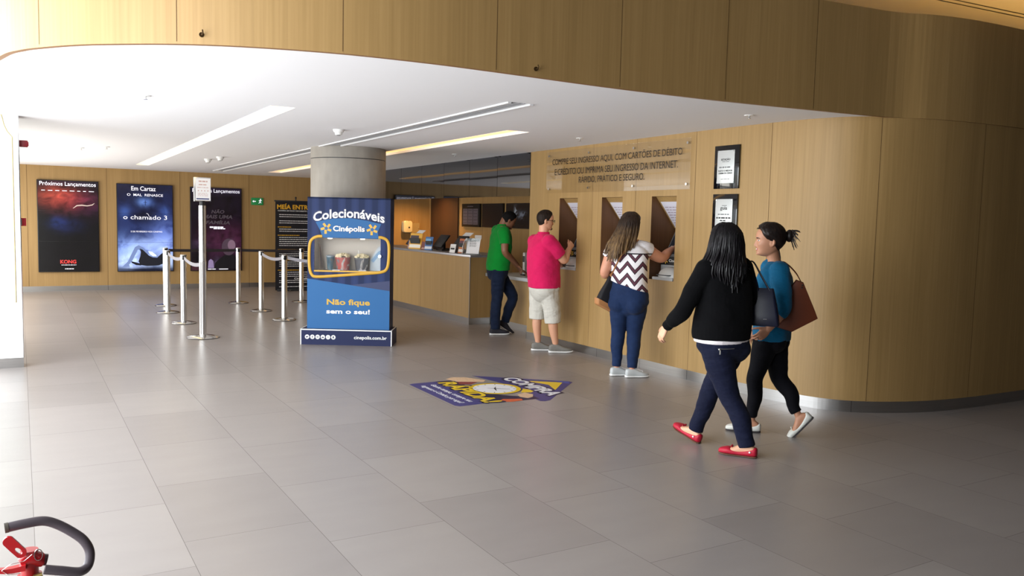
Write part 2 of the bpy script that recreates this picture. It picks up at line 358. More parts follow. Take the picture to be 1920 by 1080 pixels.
# ---------------------------------------------------------------- lettering and flat print helpers
def text(body, parent, name, m, x, z, w, h=None, y=-.002, align='CENTER', bold=0.0, shear=0.0, ext=.0008, arc=0.0, rot=0.0, hole=None):
    """words in local x,z facing -y, fitted to width w (and total height h)"""
    cu = bpy.data.curves.new(name, 'FONT'); cu.body = body; cu.align_x = 'LEFT'; cu.size = 1; cu.offset = bold; cu.shear = shear; cu.extrude = .01; cu.resolution_u = 3
    cu.fill_mode = 'BOTH'
    o = bpy.data.objects.new(name, cu); COL.objects.link(o); dg = bpy.context.evaluated_depsgraph_get()
    me = bpy.data.meshes.new_from_object(o.evaluated_get(dg)); bpy.data.objects.remove(o); bpy.data.curves.remove(cu)
    n = len(me.vertices); co = np.zeros(n*3); me.vertices.foreach_get('co', co); co = co.reshape(-1,3)
    mn, mx = co.min(0), co.max(0); s = w/(mx[0]-mn[0]); sy = s if h is None else h/(mx[1]-mn[1])
    X = (co[:,0]-mn[0])*s; Z = (co[:,1]-mn[1])*sy; D = (co[:,2]-mn[2])/(mx[2]-mn[2]+1e-9)*ext
    X = X-(w/2 if align == 'CENTER' else 0)
    if arc: Z = Z-arc*(X/(w/2))**2
    if rot: X, Z = X*math.cos(rot)-Z*math.sin(rot), X*math.sin(rot)+Z*math.cos(rot)
    out = np.stack([X+x, y-D, Z+z], 1); me.vertices.foreach_set('co', out.ravel()); me.materials.clear(); me.materials.append(m); me.update()
    return link(name, me, parent)
def dashes(mb, x0, x1, z, h, y, r, m=0, wmin=.012, wmax=.05, gap=.008):   # a line of print too small to read
    x = x0
    while x < x1-wmin:
        w = min(r.uniform(wmin, wmax), x1-x); mb.quad((x,y,z),(x+w,y,z),(x+w,y,z+h),(x,y,z+h), m=m); x += w+gap
def rrect(x0, x1, z0, z1, r, n=6):
    P = []
    for cx, cz, a in ((x1-r,z0+r,-PI/2),(x1-r,z1-r,0),(x0+r,z1-r,PI/2),(x0+r,z0+r,PI)):
        P += [(cx+r*math.cos(a+PI/2*k/n), cz+r*math.sin(a+PI/2*k/n)) for k in range(n+1)]
    return P
def disc(cx, cz, r, n=28): return [(cx+r*math.cos(2*PI*k/n), cz+r*math.sin(2*PI*k/n)) for k in range(n)]
def plate(poly, y, t=.0012): return MB().prism(poly, y-t, y)
def star_marks(mb, cx, cz, R, y, m=0):          # the five popcorn-strip star of the cinema's emblem
    for k in range(5):
        a = PI/2+2*PI*k/5+.12; d = np.array((math.cos(a), math.sin(a))); q = np.array((-d[1], d[0]))
        c = np.array((cx,cz))+d*R*.62+q*R*.22; dd = d*.86+q*.5; dd /= np.linalg.norm(dd); qq = np.array((-dd[1],dd[0]))
        pts = [c-dd*R*.36-qq*R*.21, c-dd*R*.36+qq*R*.21, c+dd*R*.36+qq*R*.21, c+dd*R*.36-qq*R*.21]
        mb.prism([tuple(p) for p in pts][::-1], y-.0012, y, m)
def glass_facing(nt, f0):                       # reflection share of a thin pane, the same from either side
    lw = nt.nodes.new('ShaderNodeLayerWeight'); lw.inputs['Blend'].default_value = .5; p = nt.nodes.new('ShaderNodeMath'); p.operation = 'POWER'; nt.links.new(lw.outputs['Facing'], p.inputs[0]); p.inputs[1].default_value = 5
    m = nt.nodes.new('ShaderNodeMath'); m.operation = 'MULTIPLY_ADD'; nt.links.new(p.outputs[0], m.inputs[0]); m.inputs[1].default_value = 1-f0; m.inputs[2].default_value = f0; return m
M_GOLD = mat('golden_yellow_print', '#d9a93a', .5)

# ---------------------------------------------------------------- ceiling fittings
def trough(x0, x1, y0, y1, label, es, col):
    t = thing('recessed_ceiling_light', label, 'ceiling light', ((x0+x1)/2, (y0+y1)/2, zc(0,(y0+y1)/2)))
    w, l = (x1-x0)/2, (y1-y0)/2; s = -.0068
    def q(mb, x, ya, yb, za, zb, m=0): mb.quad((x,ya,za+s*ya),(x,yb,za+s*yb),(x,yb,zb+s*yb),(x,ya,zb+s*ya), m=m)
    h = MB(); q(h,-w,-l,l,-.002,.09); q(h,w,l,-l,-.002,.09)
    for y in (-l,l): h.quad((-w,y,-.002+s*y),(w,y,-.002+s*y),(w,y,.09+s*y),(-w,y,.09+s*y))
    h.build('housing', M_WHITE, t)
    MB().quad((-w,-l,.03-s*l),(-w,l,.03+s*l),(w,l,.03+s*l),(w,-l,.03-s*l)).build('diffuser', mat('warm_diffuser_%g'%es,'#fff0d0',.6,emit=col,es=es), t)
trough(*SLOTS['light_a'], 'long glowing light trough in the ceiling above the queue posts', 1.9, '#ffdf9c')
trough(*SLOTS['light_b'], 'long warm orange light trough passing behind the concrete column', 1.15, '#ffc477')
x0,x1,y0,y1 = SLOTS['air']
ad = thing('linear_air_diffuser','long narrow air slot running down the lobby ceiling','air vent',((x0+x1)/2,(y0+y1)/2,zc(0,(y0+y1)/2)))
w,l,s = (x1-x0)/2,(y1-y0)/2,-.0068
def bar(mb, xa, xb, za, zb, ya=-l, yb=l):
    mb.add([(x,y,z+s*y) for z in (za,zb) for y in (ya,yb) for x in (xa,xb)], [(0,1,3,2),(6,7,5,4),(0,4,5,1),(1,5,7,3),(3,7,6,2),(2,6,4,0)])
f = MB(); bar(f,-w-.02,-w+.012,-.012,.05); bar(f,w-.012,w+.02,-.012,.05); f.build('frame', mat('white_enamel','#dedee0',.4), ad)
f = MB(); bar(f,-w,w,.05,.06); f.build('plenum', mat('vent_grey','#77777a',.8), ad)
for k in range(3):
    f = MB(); bar(f,-w+.035+.05*k,-w+.045+.05*k,-.004,.04); f.build('slat', mat('vent_slat','#8d8d90',.6), ad)
def detector(x, y, label, r=.06):
    t = thing('smoke_detector', label, 'smoke detector', (x,y,zc(x,y)))
    MB().lathe([(r*.95,-.015),(r,-.008),(r,.0)],28).build('base', M_WHITEP, t, 40)
    MB().lathe([(r*.45,-.06),(r*.62,-.055),(r*.68,-.032),(r*.9,-.028),(r*.92,-.015)],28).build('sensor_head', M_WHITEP, t, 40)
    MB().lathe([(r*.3,-.064),(r*.4,-.06)],16).build('grille', mat('detector_grey','#77777a',.6), t, 40)
detector(2.96,8.67,'white smoke detector on the ceiling left of the air slot, nearest one')
detector(2.673,14.304,'left one of the two white smoke detectors far back on the ceiling')
detector(2.739,13.666,'right one of the two white smoke detectors far back on the ceiling')
def sprinkler(x, y, label, r=.04):
    t = thing('ceiling_sprinkler', label, 'sprinkler', (x,y,zc(x,y)), 0, 'flush sprinklers in the lobby ceiling')
    MB().lathe([(r,-.006),(r*1.1,-.001),(r*1.1,0)],20).build('escutcheon', M_WHITEP, t, 40)
    MB().cyl((0,0,-.028),(0,0,-.005),.008,n=10).lathe([(.016,-.032),(.016,-.028)],12).build('nozzle', M_CHROME, t, 40)
sprinkler(.896,7.355,'small sprinkler in the white ceiling near the left fascia curve')
sprinkler(5.418,5.167,'small sprinkler in the ceiling close to the fascia, above the two wall plaques')
sprinkler(5.393,7.645,'small sprinkler in the ceiling above the clear acrylic sign')
sprinkler(5.296,10.539,'small sprinkler in the ceiling in front of the dark glass panels')
sprinkler(.779,13.462,'left of the pair of sprinklers in the ceiling before the poster wall')
sprinkler(1.07,12.978,'right of the pair of sprinklers in the ceiling before the poster wall')
for x, z, lab in ((3.02,2.60,'small dark hook at the bottom of the fascia, right of the middle'),(.90,2.60,'small dark hook at the bottom of the fascia, left part')):
    i = int(np.argmin(abs(FASC[:,0]-x))); t = thing('fascia_hook', lab, 'hook', (FASC[i][0],FASC[i][1]-.002,z))
    MB().cyl((0,0,.0),(0,-.006,0),.014,n=12).build('rose', mat('bronze','#5a452c',.4,.8), t, 40)
    MB().tube([(0,-.006,0),(0,-.03,-.003),(0,-.036,.012),(0,-.03,.022)],.004,8).build('hook', mat('bronze'), t, 40)

# ---------------------------------------------------------------- illuminated poster screens on the back wall
def poster(name, label, x0, x1, z0, z1, pic, bright):
    w, h = x1-x0, z1-z0; t = thing(name, label, 'poster screen', ((x0+x1)/2, YB-.006, z0))
    MB().box(-w/2,w/2,-.045,0,0,h).build('housing', M_BLACK, t, bevel=.003)
    g = Graph(label[:24].replace(' ','_')+'_picture'); c = pic(g, w, h)
    g.set(Base_Color=lin('#050506'), Roughness=.25, Emission_Color=c, Emission_Strength=bright)
    s = MB()
    for k in range(3): s.box(-w/2+.012,w/2-.012,-.048,-.045,.012+k*(h-.02)/3+.0015,.012+(k+1)*(h-.02)/3-.0015)
    s.build('screen', g.m, t)
    return t, w, h
def glow(g, base, blobs):
    for cx, cz, sx, sz, col, a in blobs:
        f = g.gauss(cx,cz,sx,sz)
        if a < 0: base = g.mix(g.math('MULTIPLY', f, -a, True), base, lin(col))
        else: base = g.mix(g.math('MULTIPLY', f, a, True), base, lin(col), 'ADD')
    return base
M_LETW = mat('lit_white_letters','#e8e8f0',.6,emit='#e6e4f2',es=.85)
M_LETR = mat('lit_red_letters','#c03028',.6,emit='#d8383a',es=.8)
M_LETG = mat('dim_grey_letters','#3c343c',.6,emit='#4a4048',es=.5)
def pic1(g, w, h):
    n = g.noise((5,1,7),5,dist=.6); base = g.mix(1.0, lin('#0c0810'), lin('#060409'))
    base = glow(g, base, [(-.22,1.5,.30,.17,'#d2553c',1),(.02,1.43,.34,.16,'#a03438',.9),(.35,1.36,.25,.22,'#4a1c44',.8),(-.1,1.2,.3,.1,'#4c2026',.7),(-.05,.93,.24,.13,'#1e2c66',.8),(-.2,1.0,.12,.1,'#223f86',.5),(.0,1.75,.6,.05,'#2c2238',1)])
    return g.mix(g.ramp(n,[(.3,'#000000'),(.62,'#ffffff')]), g.mix(1.0, base, lin('#8a7f86'), 'MULTIPLY'), base)
t, w, h = poster('poster_screen','lit portrait poster screen with red glow and red KONG lettering',.295,1.368,.38,2.183,pic1,.95)
text('Próximos Lançamentos', t, 'lettering', M_LETW, 0, h-.125, .98, .095, y=-.049, bold=.003)
text('KONG', t, 'lettering', M_LETR, -.02, .165, .28, .075, y=-.049, bold=.03)
m1 = MB(); r = random.Random(3); dashes(m1,-.46,.48,h-.21,.012,-.0495,r,wmin=.05,wmax=.1,gap=.05); dashes(m1,-.14,.12,.135,.008,-.0495,r); dashes(m1,-.08,.09,.055,.014,-.0495,r); m1.build('small_print', M_LETW, t)
m1 = MB(); m1.tube([(.08,-.0495,1.26),(.15,-.0495,1.315),(.24,-.0495,1.325),(.33,-.0495,1.315),(.42,-.0495,1.335),(.46,-.0495,1.37)],[.004,.012,.013,.010,.011,.004],8); m1.build('pale_streak', mat('lit_pale','#b8a49c',.6,emit='#b8a49c',es=.6), t)
def pic2(g, w, h):
    n = g.noise((3.5,1,3.5),5,dist=.8); n2 = g.noise((9,1,1.5),3); base = lin('#141a3c')
    base = glow(g, base, [(0,.9,.7,.5,'#1c2c5c',.8),(.38,.72,.3,.32,'#6d84cc',.9),(-.42,.42,.3,.3,'#6a8ad4',.8),(.1,.50,.5,.17,'#b4ccff',1.0),(-.3,.2,.25,.2,'#c8dcff',1.0),(.0,.2,.4,.1,'#c8dcff',.9),(.42,.28,.16,.2,'#c8dcff',1.0),(0,1.42,.13,.08,'#7aa2ea',1),(-.38,1.22,.1,.12,'#35508c',.9),(.36,1.24,.1,.1,'#35508c',.9),(.0,1.15,.24,.2,'#0a0c20',-.9),(0,1.72,.6,.08,'#17162c',-.8),
                           (0,.03,.7,.045,'#0c1430',-1.1)])
    return g.mix(g.ramp(n,[(.32,'#000000'),(.6,'#ffffff')]), g.mix(1.0, base, lin('#9a9eb8'), 'MULTIPLY'), base)
t, w, h = poster('poster_screen','lit portrait poster screen in cold blue light headed Em Cartaz',1.695,2.762,.375,2.168,pic2,1.15)
text('Em Cartaz', t, 'lettering', M_LETW, -.03, h-.135, .46, .09, y=-.049, bold=.006)
text('O  MAL  RENASCE', t, 'lettering', M_LETW, 0, h-.245, .68, .05, y=-.049, bold=.004)
text('o chamado 3', t, 'lettering', M_LETW, 0, h-.72, .83, .085, y=-.049, bold=.0)
text('2 DE FEVEREIRO NOS CINEMAS', t, 'lettering', M_LETW, .02, h-.985, .6, .03, y=-.049)
MB().box(-.004,.004,-.0495,-.049,1.36,1.46).box(-.035,.035,-.0495,-.049,1.42,1.428).build('cross_mark', mat('dim_navy','#141a38',.6), t)
MB().tube([(.02,-.0495,1.2),(.05,-.0495,1.185),(.07,-.0495,1.14)],.004,6).build('arc_mark', M_LETW, t)
P2 = lambda q: [((x-405)*.001787,(1015-y)*.0019) for x,y in q]
def cut(name, poly, m, par, y=-.0492): 
    A = sum(poly[i][0]*poly[(i+1)%len(poly)][1]-poly[(i+1)%len(poly)][0]*poly[i][1] for i in range(len(poly))); return MB().prism(poly if A > 0 else poly[::-1], y-.0004, y).build(name, m, par)
cut('figure_leg', P2([(150,968),(215,905),(250,830),(290,750),(330,728),(380,755),(440,820),(400,850),(350,790),(322,775),(295,830),(262,895),(225,940),(235,962)]), mat('lit_slate','#5c6c94',.6,emit='#6f82b4',es=.7), t)
cut('figure_dress', P2([(340,765),(372,778),(410,815),(440,845),(480,862),(525,866),(556,835),(585,812),(606,822),(606,925),(540,950),(420,955),(350,945),(325,905),(345,850),(352,805)]), mat('lit_ink','#0a0c16',.6,emit='#0b0d1a',es=.7), t, -.0496)
cut('figure_arm', P2([(250,903),(300,915),(350,930),(352,950),(300,945),(252,920)]), mat('lit_ink'), t, -.0496)
cut('pale_highlight', P2([(430,792),(470,800),(515,835),(520,850),(480,850),(450,830)]), mat('lit_ice','#b8c8e8',.6,emit='#c4d4f4',es=.9), t, -.0498)
def pic3(g, w, h):
    n = g.noise((6,1,6),5); base = lin('#140c1c')
    base = glow(g, base, [(.2,.7,.55,.3,'#4a1c34',.9),(.3,.4,.5,.3,'#3a1430',.9),(-.42,.08,.2,.1,'#5a2c30',.8),(.02,.16,.06,.1,'#7a6a90',.9),(-.36,.55,.12,.1,'#5a4a66',.8),(0,1.72,.6,.07,'#221a34',.9),
                           (.27,.16,.2,.24,'#0a060e',-1.3),(.27,.56,.1,.13,'#2a1c2a',-1.2),(.32,.58,.06,.1,'#6a5064',.8),(-.36,.3,.16,.2,'#0c0812',-1.2),(.0,1.35,.35,.12,'#18101e',-.7)])
    return g.mix(g.ramp(n,[(.3,'#000000'),(.6,'#ffffff')]), g.mix(1.0, base, lin('#8a8088'), 'MULTIPLY'), base)
t, w, h = poster('poster_screen','lit portrait poster screen in dark purple behind the tall sign post',3.103,4.161,.373,2.156,pic3,.85)
text('Próximos Lançamentos', t, 'lettering', M_LETW, 0, h-.125, .97, .095, y=-.049, bold=.003)
text('NÃO', t, 'lettering', M_LETG, .03, h-.55, .27, .09, y=-.049, bold=.03, shear=.2)
text('MAIS UMA', t, 'lettering', M_LETG, .03, h-.66, .6, .08, y=-.049, bold=.03, shear=.2)
text('FAMÍLIA', t, 'lettering', M_LETG, .03, h-.78, .5, .09, y=-.049, bold=.03, shear=.2)
P3 = lambda q: [((x-345)*.00201,(1015-y)*.00206) for x,y in q]
cut('dark_coat', P3([(318,990),(330,930),(370,890),(430,850),(500,840),(560,870),(600,930),(605,995)]), mat('lit_coal','#08060c',.6,emit='#0a070e',es=.6), t)
cut('bald_head', P3([(470+72*math.cos(a),765+88*math.sin(a)) for a in np.linspace(0,2*PI,24,endpoint=False)]), mat('lit_umber','#4a3a48',.6,emit='#3c2c3a',es=.6), t, -.0497)
cut('head_light', P3([(500+40*math.cos(a),745+55*math.sin(a)) for a in np.linspace(0,2*PI,20,endpoint=False)]), mat('lit_mauve','#7a6274',.6,emit='#6c5466',es=.6), t, -.0502)
cut('pale_sleeve', P3([(255,985),(262,910),(285,890),(310,910),(318,985)]), mat('lit_lilac','#8a7aa0',.6,emit='#7a6c94',es=.6), t, -.0502)
m1 = MB(); dashes(m1,-.14,.14,h-.86,.03,-.0495,r,wmin=.04,wmax=.09); dashes(m1,-.06,.18,h-.885,.02,-.0495,r,wmin=.04,wmax=.09); dashes(m1,-.18,-.02,.03,.016,-.0495,r,wmin=.06,wmax=.1); dashes(m1,.05,.33,.03,.016,-.0495,r,wmin=.1,wmax=.2); m1.build('small_print', M_LETW, t)

# exit sign
t = thing('exit_sign','small green exit sign on the wood wall right of the purple poster','exit sign',(4.503,YB,1.812))
MB().box(-.13,.13,-.02,0,0,.158).build('panel', mat('exit_green','#1f7a42',.5,emit='#1f7a42',es=.25), t, bevel=.003)
a = MB().prism([(-.105,.08),(-.075,.105),(-.075,.088),(-.03,.088),(-.03,.072),(-.075,.072),(-.075,.055)],-.0215,-.0205); a.build('arrow', M_LETW, t)
fg = MB().prism(disc(.07,.128,.012,12),-.0215,-.0205)
for q in ([(.06,.112),(.075,.115),(.07,.075),(.055,.08)],[(.055,.085),(.068,.07),(.09,.05),(.08,.04),(.06,.062)],[(.055,.085),(.066,.078),(.045,.04),(.028,.035),(.026,.044),(.04,.05)],[(.06,.112),(.06,.1),(.035,.085),(.03,.095)],[(.073,.112),(.073,.1),(.1,.09),(.098,.1)]): fg.prism(q[::-1],-.0215,-.0205)
fg.build('running_figure', M_LETW, t)

# roll-up banner
t = thing('roll_up_banner','black roll-up banner headed MEÍA ENTRADA standing before the back wall','banner',(5.1,17.45,0))
MB().box(-.5,.5,-.006,.0,.02,1.90).build('print_panel', mat('banner_black','#17181f',.5), t)
MB().box(-.52,.52,-.02,.02,1.885,1.915).build('top_bar', M_DARK, t, bevel=.004)
MB().box(-.46,.46,-.05,.03,.0,.05).build('base_cassette', M_DARK, t, bevel=.01)
for sx in (-.18,.18): MB().tube([(sx,-.03,.02),(sx*1.5,-.2,.008),(sx*1.9,-.2,.008)],.009,8).build('foot', M_STEEL, t, 40)
MB().cyl((0,.02,.03),(0,.02,1.9),.01,n=10).build('pole', M_STEEL, t, 40)
MB().cyl((-.07,-.0,1.915),(-.07,-.0,1.97),.012,n=10).sphere((-.07,0,1.975),.022,10,8).build('clip', M_BLACK, t, 40)
text('MEÍA ENTRADA', t, 'heading', mat('banner_gold','#d8a62c',.5), .0, 1.73, .93, .12, y=-.007, bold=.03)
text('CONFIRA SE VOCÊ TEM DIREITO AO BENEFÍCIO', t, 'lettering', M_PAPER, .0, 1.685, .9, .03, y=-.007, bold=.01)
tw_, tg_ = MB(), MB(); r = random.Random(11); z = 1.61
for gold, nl in ((0,2),(0,2),(1,2),(1,5),(1,3),(1,3),(1,3),(0,2),(0,1)):
    for k in range(nl+gold):
        if k == 0 and gold: dashes(tg_,-.45,-.45+r.uniform(.25,.6),z,.016,-.0072,r)
        else: dashes(tw_,-.42,-.42+r.uniform(.6,.84),z,.012,-.0072,r,wmin=.015,wmax=.06)
        z -= .043
    z -= .045
tw_.build('small_print', M_PAPER, t); tg_.build('small_print', mat('banner_gold'), t)
text('Cinépolis', t, 'lettering', M_PAPER, .05, .235, .3, .05, y=-.007, bold=.02)

# ---------------------------------------------------------------- queue posts and belts
def post_parts(t, h=1.0):
    MB().lathe([(.175,.0),(.175,.008),(.168,.014),(.12,.026),(.06,.036),(.045,.04)],40).build('base', M_CHROME, t, 50)
    MB().lathe([(.176,0),(.178,.004),(.176,.008)],40).build('base_ring', M_BLACK, t, 40)
    MB().lathe([(.042,.035),(.042,h-.06)],28).build('pole', M_CHROME, t, 40)
    MB().lathe([(.043,h-.065),(.044,h-.06),(.044,h-.008),(.040,h)],28).build('belt_cassette', M_CHROME, t, 40)
    MB().box(.036,.05,-.022,.022,h-.075,h-.012).build('belt_clip', M_BLACK, t, bevel=.003)
posts = [(2.137,15.229,'farthest left chrome queue post, half hidden behind its neighbour'),(2.017,14.154,'second chrome queue post of the left row, just in front of the farthest one'),(2.026,12.701,'chrome queue post just behind the tall sign post'),
 (3.374,15.317,'chrome queue post before the purple poster screen'),(3.438,13.923,'chrome queue post left of the black roll-up banner'),(3.458,12.598,'nearest chrome queue post of the middle row, before the black roll-up banner'),(4.483,15.176,'chrome queue post beside the left edge of the blue display stand')]
q0 = None
for x, y, lab in posts:
    if q0 is None: q0 = thing('queue_post', lab, 'queue post', (x,y,0), -PI/2, 'chrome queue posts'); post_parts(q0)
    else: dup(q0, (x,y,0), -PI/2, lab)
M_BELTG = mat('grey_belt','#8a8890',.6); M_BELTB = mat('black_belt','#1c1418',.7)
def belt(a, b, z, sag, m, label):
    a, b = np.array(a), np.array(b); n = 16; o = MB(); V = []
    for k in range(n+1):
        t = k/n; p = a+(b-a)*t; zz = z-sag*4*t*(1-t); V.append((p[0],p[1],zz))
    for p, q in zip(V[:-1],V[1:]):
        d = np.array((q[0]-p[0],q[1]-p[1])); d /= np.linalg.norm(d); nn = np.array((-d[1],d[0]))*.0015
        o.add([(p[0]-nn[0],p[1]-nn[1],p[2]-.024),(q[0]-nn[0],q[1]-nn[1],q[2]-.024),(q[0]-nn[0],q[1]-nn[1],q[2]+.024),(p[0]-nn[0],p[1]-nn[1],p[2]+.024),
               (p[0]+nn[0],p[1]+nn[1],p[2]-.024),(q[0]+nn[0],q[1]+nn[1],q[2]-.024),(q[0]+nn[0],q[1]+nn[1],q[2]+.024),(p[0]+nn[0],p[1]+nn[1],p[2]+.024)],[(0,1,2,3),(7,6,5,4),(3,2,6,7),(0,4,5,1)])
    return tag(o.build('queue_belt', m, None), label, 'belt', 'retractable queue belts')
P_ = [p[:2] for p in posts]
def inset(a, b): 
    a, b = np.array(a), np.array(b); d = (b-a)/np.linalg.norm(b-a); return a+d*.053, b-d*.046
belt(*inset(P_[0],P_[3]),.955,.006,M_BELTB,'black belt across the poster wall, left span of the far row')
belt(*inset(P_[3],P_[6]),.955,.006,M_BELTB,'black belt ending beside the blue display stand, right span of the far row')
belt(*inset(P_[1],P_[2]),.955,.05,M_BELTG,'grey belt between the two left-row posts behind the tall sign post')
belt(*inset(P_[2],(2.008,11.133)),.955,.05,M_BELTG,'grey belt sagging from a queue post to the tall sign post')
belt(*inset(P_[4],P_[5]),.955,.05,M_BELTG,'grey belt crossing the left part of the black roll-up banner')
belt(*inset(P_[5],(4.35,11.75)),.955,.05,M_BELTG,'grey belt running from the nearest middle post behind the blue display')
# the post its far end clips to, hidden behind the display
# tall sign post
t = thing('sign_post','tall chrome post carrying a framed notice, in front of the queue posts','sign post',(2.008,11.133,0))
MB().lathe([(.20,0),(.20,.008),(.19,.015),(.13,.03),(.06,.042),(.045,.046)],40).build('base', M_CHROME, t, 50)
MB().lathe([(.201,0),(.203,.004),(.201,.008)],40).build('base_ring', M_BLACK, t, 40)
MB().lathe([(.044,.04),(.044,.975),(.0455,.98),(.0455,.99),(.044,.995),(.044,1.70)],28).build('pole', M_CHROME, t, 40)
MB().lathe([(.034,1.70),(.034,1.755)],20).build('neck', M_BLACK, t, 40)
fr = MB().box(-.105,.105,-.018,.018,0,.305).build('frame', M_CHROME, t, bevel=.004); fr.location = (0,0,1.752); fr.rotation_euler = (0,0,math.radians(8))
pp = MB().box(-.092,.098,-.0205,-.0185,.012,.293).build('notice', M_PAPER, fr)
tx = MB(); r = random.Random(5)
for z, a, b, hh in ((.245,-.05,.06,.018),(.205,-.05,.06,.014),(.172,-.07,.07,.008)): dashes(tx,a,b,z,hh,-.021,r)
for k in range(4): tx.prism(disc(-.055+.04*k,.135,.008,10),-.0215,-.021)
for z in (.10,.085,.07): dashes(tx,-.06,.065,z,.005,-.021,r)
tx.build('small_print', mat('faded_print','#c9a9a4',.7), fr)
MB().box(-.08,.08,-.0215,-.021,.025,.04).build('blue_strip', mat('navy_print','#3a4474',.6), fr)
for sx in (-.02,.02): MB().box(sx-.008,sx+.008,-.02,-.016,-.02,.0).build('clip', M_BLACK, fr)

# ---------------------------------------------------------------- blue display stand
t = thing('display_stand','blue popcorn bucket display stand reading Colecionáveis on a navy plinth','display stand',(2.981,10.129,0),math.radians(-31.07))
M_NAVY = mat('navy_board','#242a4c',.5,spec=.2); M_BLUE = mat('bright_blue_print','#32659a',.5,spec=.2); M_NV2 = mat('dark_navy_print','#262f58',.5)
g = Graph('striped_blue_print'); st = g.math('FRACT', g.math('DIVIDE', g.x, .165)); tr = g.math('ABSOLUTE', g.math('SUBTRACT', st, .5))
g.set(Base_Color=g.ramp(tr,[(.0,'#212c4e'),(.18,'#212c4e'),(.26,'#2a365c'),(.5,'#2e3b64')]), Roughness=.55, Specular_IOR_Level=.15); M_STRIPE = g.m
pl_ = MB().box(0,1.143,0,.40,0,.197).build('plinth', M_NAVY, t)
e = MB().box(0,.012,-.003,0,0,.197).box(1.131,1.143,-.003,0,0,.197).box(0,1.143,-.003,0,.183,.197).box(0,.012,0,.4,.197,.2).box(1.131,1.143,0,.4,.197,.2); e.build('white_edge', M_WHITEP, pl_)
text('cinepolis.com.br', t, 'lettering', M_WHITEP, .875, .068, .41, .055, y=-.001, bold=.02)
for k in range(6):
    cx = .085+.0655*k; dq = plate(disc(cx,.098,.028),-.001).build('round_icon', M_WHITEP, t)
    im = MB(); y = -.0025
    if k == 0: im.prism([(cx-.014,.09),(cx-.002,.088),(cx+.01,.097),(cx+.014,.108),(cx+.004,.107),(cx-.002,.101),(cx-.012,.108)],y-.001,y)
    elif k == 1: im.box(cx-.003,cx+.003,y-.001,y,.082,.108).box(cx-.008,cx+.008,y-.001,y,.097,.102).box(cx+.0,cx+.009,y-.001,y,.108,.113)
    elif k == 2: im.box(cx-.012,cx+.012,y-.001,y,.088,.091).box(cx-.012,cx+.012,y-.001,y,.106,.109).box(cx-.012,cx-.009,y-.001,y,.09,.107).box(cx+.009,cx+.012,y-.001,y,.09,.107).prism(disc(cx,.098,.005,10),y-.001,y)
    elif k == 3: im.box(cx-.015,cx+.015,y-.001,y,.087,.099).box(cx-.009,cx-.006,y-.001,y,.102,.11).box(cx+.002,cx+.005,y-.001,y,.102,.11)
    elif k == 4: im.tube([(cx+.011*math.cos(a),y,.098+.011*math.sin(a)) for a in np.linspace(.5,5.8,12)],.0015,6).box(cx,cx+.011,y-.001,y,.096,.099)
    else: im.prism([(cx-.012,.086),(cx+.012,.086),(cx+.007,.096),(cx+.007,.108),(cx,.114),(cx-.007,.108),(cx-.007,.096)],y-.001,y)
    im.build('icon_mark', mat('dark_mark','#2b2f4c',.6), dq)
# body: front board with a window, sides, back, inner showcase
bx0,bx1,by,bz0,bz1 = .069,1.10,.06,.198,1.838; wx0,wx1,wz0,wz1 = .155,.98,.928,1.334
b = MB()
for x0,x1,z0,z1 in ((bx0,bx1,bz0,wz0),(bx0,bx1,wz1,bz1),(bx0,wx0,wz0,wz1),(wx1,bx1,wz0,wz1)): b.box(x0,x1,by,by+.02,z0,z1)
b.box(bx0,bx0+.02,by+.02,.36,bz0,bz1).box(bx1-.02,bx1,by+.02,.36,bz0,bz1).box(bx0,bx1,.34,.36,bz0,bz1).box(bx0,bx1,by,.36,bz1-.02,bz1)
body = b.build('body', M_STRIPE, t)
plate([(bx0,bz0),(bx1,bz0),(bx1,.690),(bx0,.822)],by-.001).build('blue_band', M_BLUE, body)
plate([(.60,.752),(bx1,.688),(bx1,.815)],by-.0012).build('navy_wedge', M_NV2, body)
sc_ = MB().box(wx0-.01,wx1+.01,.335,.34,wz0-.01,wz1+.01).box(wx0-.012,wx0,by+.02,.34,wz0-.01,wz1+.01).box(wx1,wx1+.012,by+.02,.34,wz0-.01,wz1+.01).box(wx0,wx1,by+.02,.34,wz0-.015,wz0-.001).box(wx0,wx1,by+.02,.34,wz1,wz1+.012)
sc_.build('showcase_lining', mat('showcase_lining','#b9b0a4',.6), t)
for x in (.33,.74): MB().lathe([(.022,-.014),(.03,-.008),(.03,0)],18,(x,.15,wz1-.001)).build('puck_light', mat('puck_lit','#f4ead8',.4,emit='#fff0d8',es=3), t, 40)
MB().box(wx0-.004,wx1+.004,by-.008,by-.004,wz0-.004,wz1+.004).build('window_pane', mat('clear_pane','#ffffff',.03,trans=1.0,ior=1.12,spec=.3), t)
MB().cyl((.975,by-.012,1.12),(.975,by-.03,1.12),.018,n=16).build('lock', M_CHROME, t, 40)
yl = spline([(.255,1.352),(.20,1.35),(.135,1.32),(.10,1.255),(.092,1.10),(.098,.96),(.125,.875),(.19,.848),(.45,.868),(.84,.905),(1.0,.925),(1.06,.965),(1.082,1.06),(1.085,1.24),(1.06,1.32),(1.0,1.352),(.955,1.354)],5)
MB().tube([(x,by-.006,z) for x,z in yl],.006,8,flat=2.9).build('yellow_frame', mat('display_yellow','#c89a28',.45), t, 50)
MB().box(wx0,.955,by-.012,by,.912,.93).build('yellow_sill', mat('display_yellow'), t)
plate([(.255,1.338),(.955,1.338),(.945,1.42),(.985,1.52),(.80,1.56),(.60,1.585),(.38,1.575),(.17,1.53),(.225,1.43)],by-.001).build('blue_crest', M_BLUE, t)
text('Colecionáveis', t, 'heading_outline', M_NV2, .585, 1.582, .91, .135, y=by-.002, bold=.055, arc=.062)
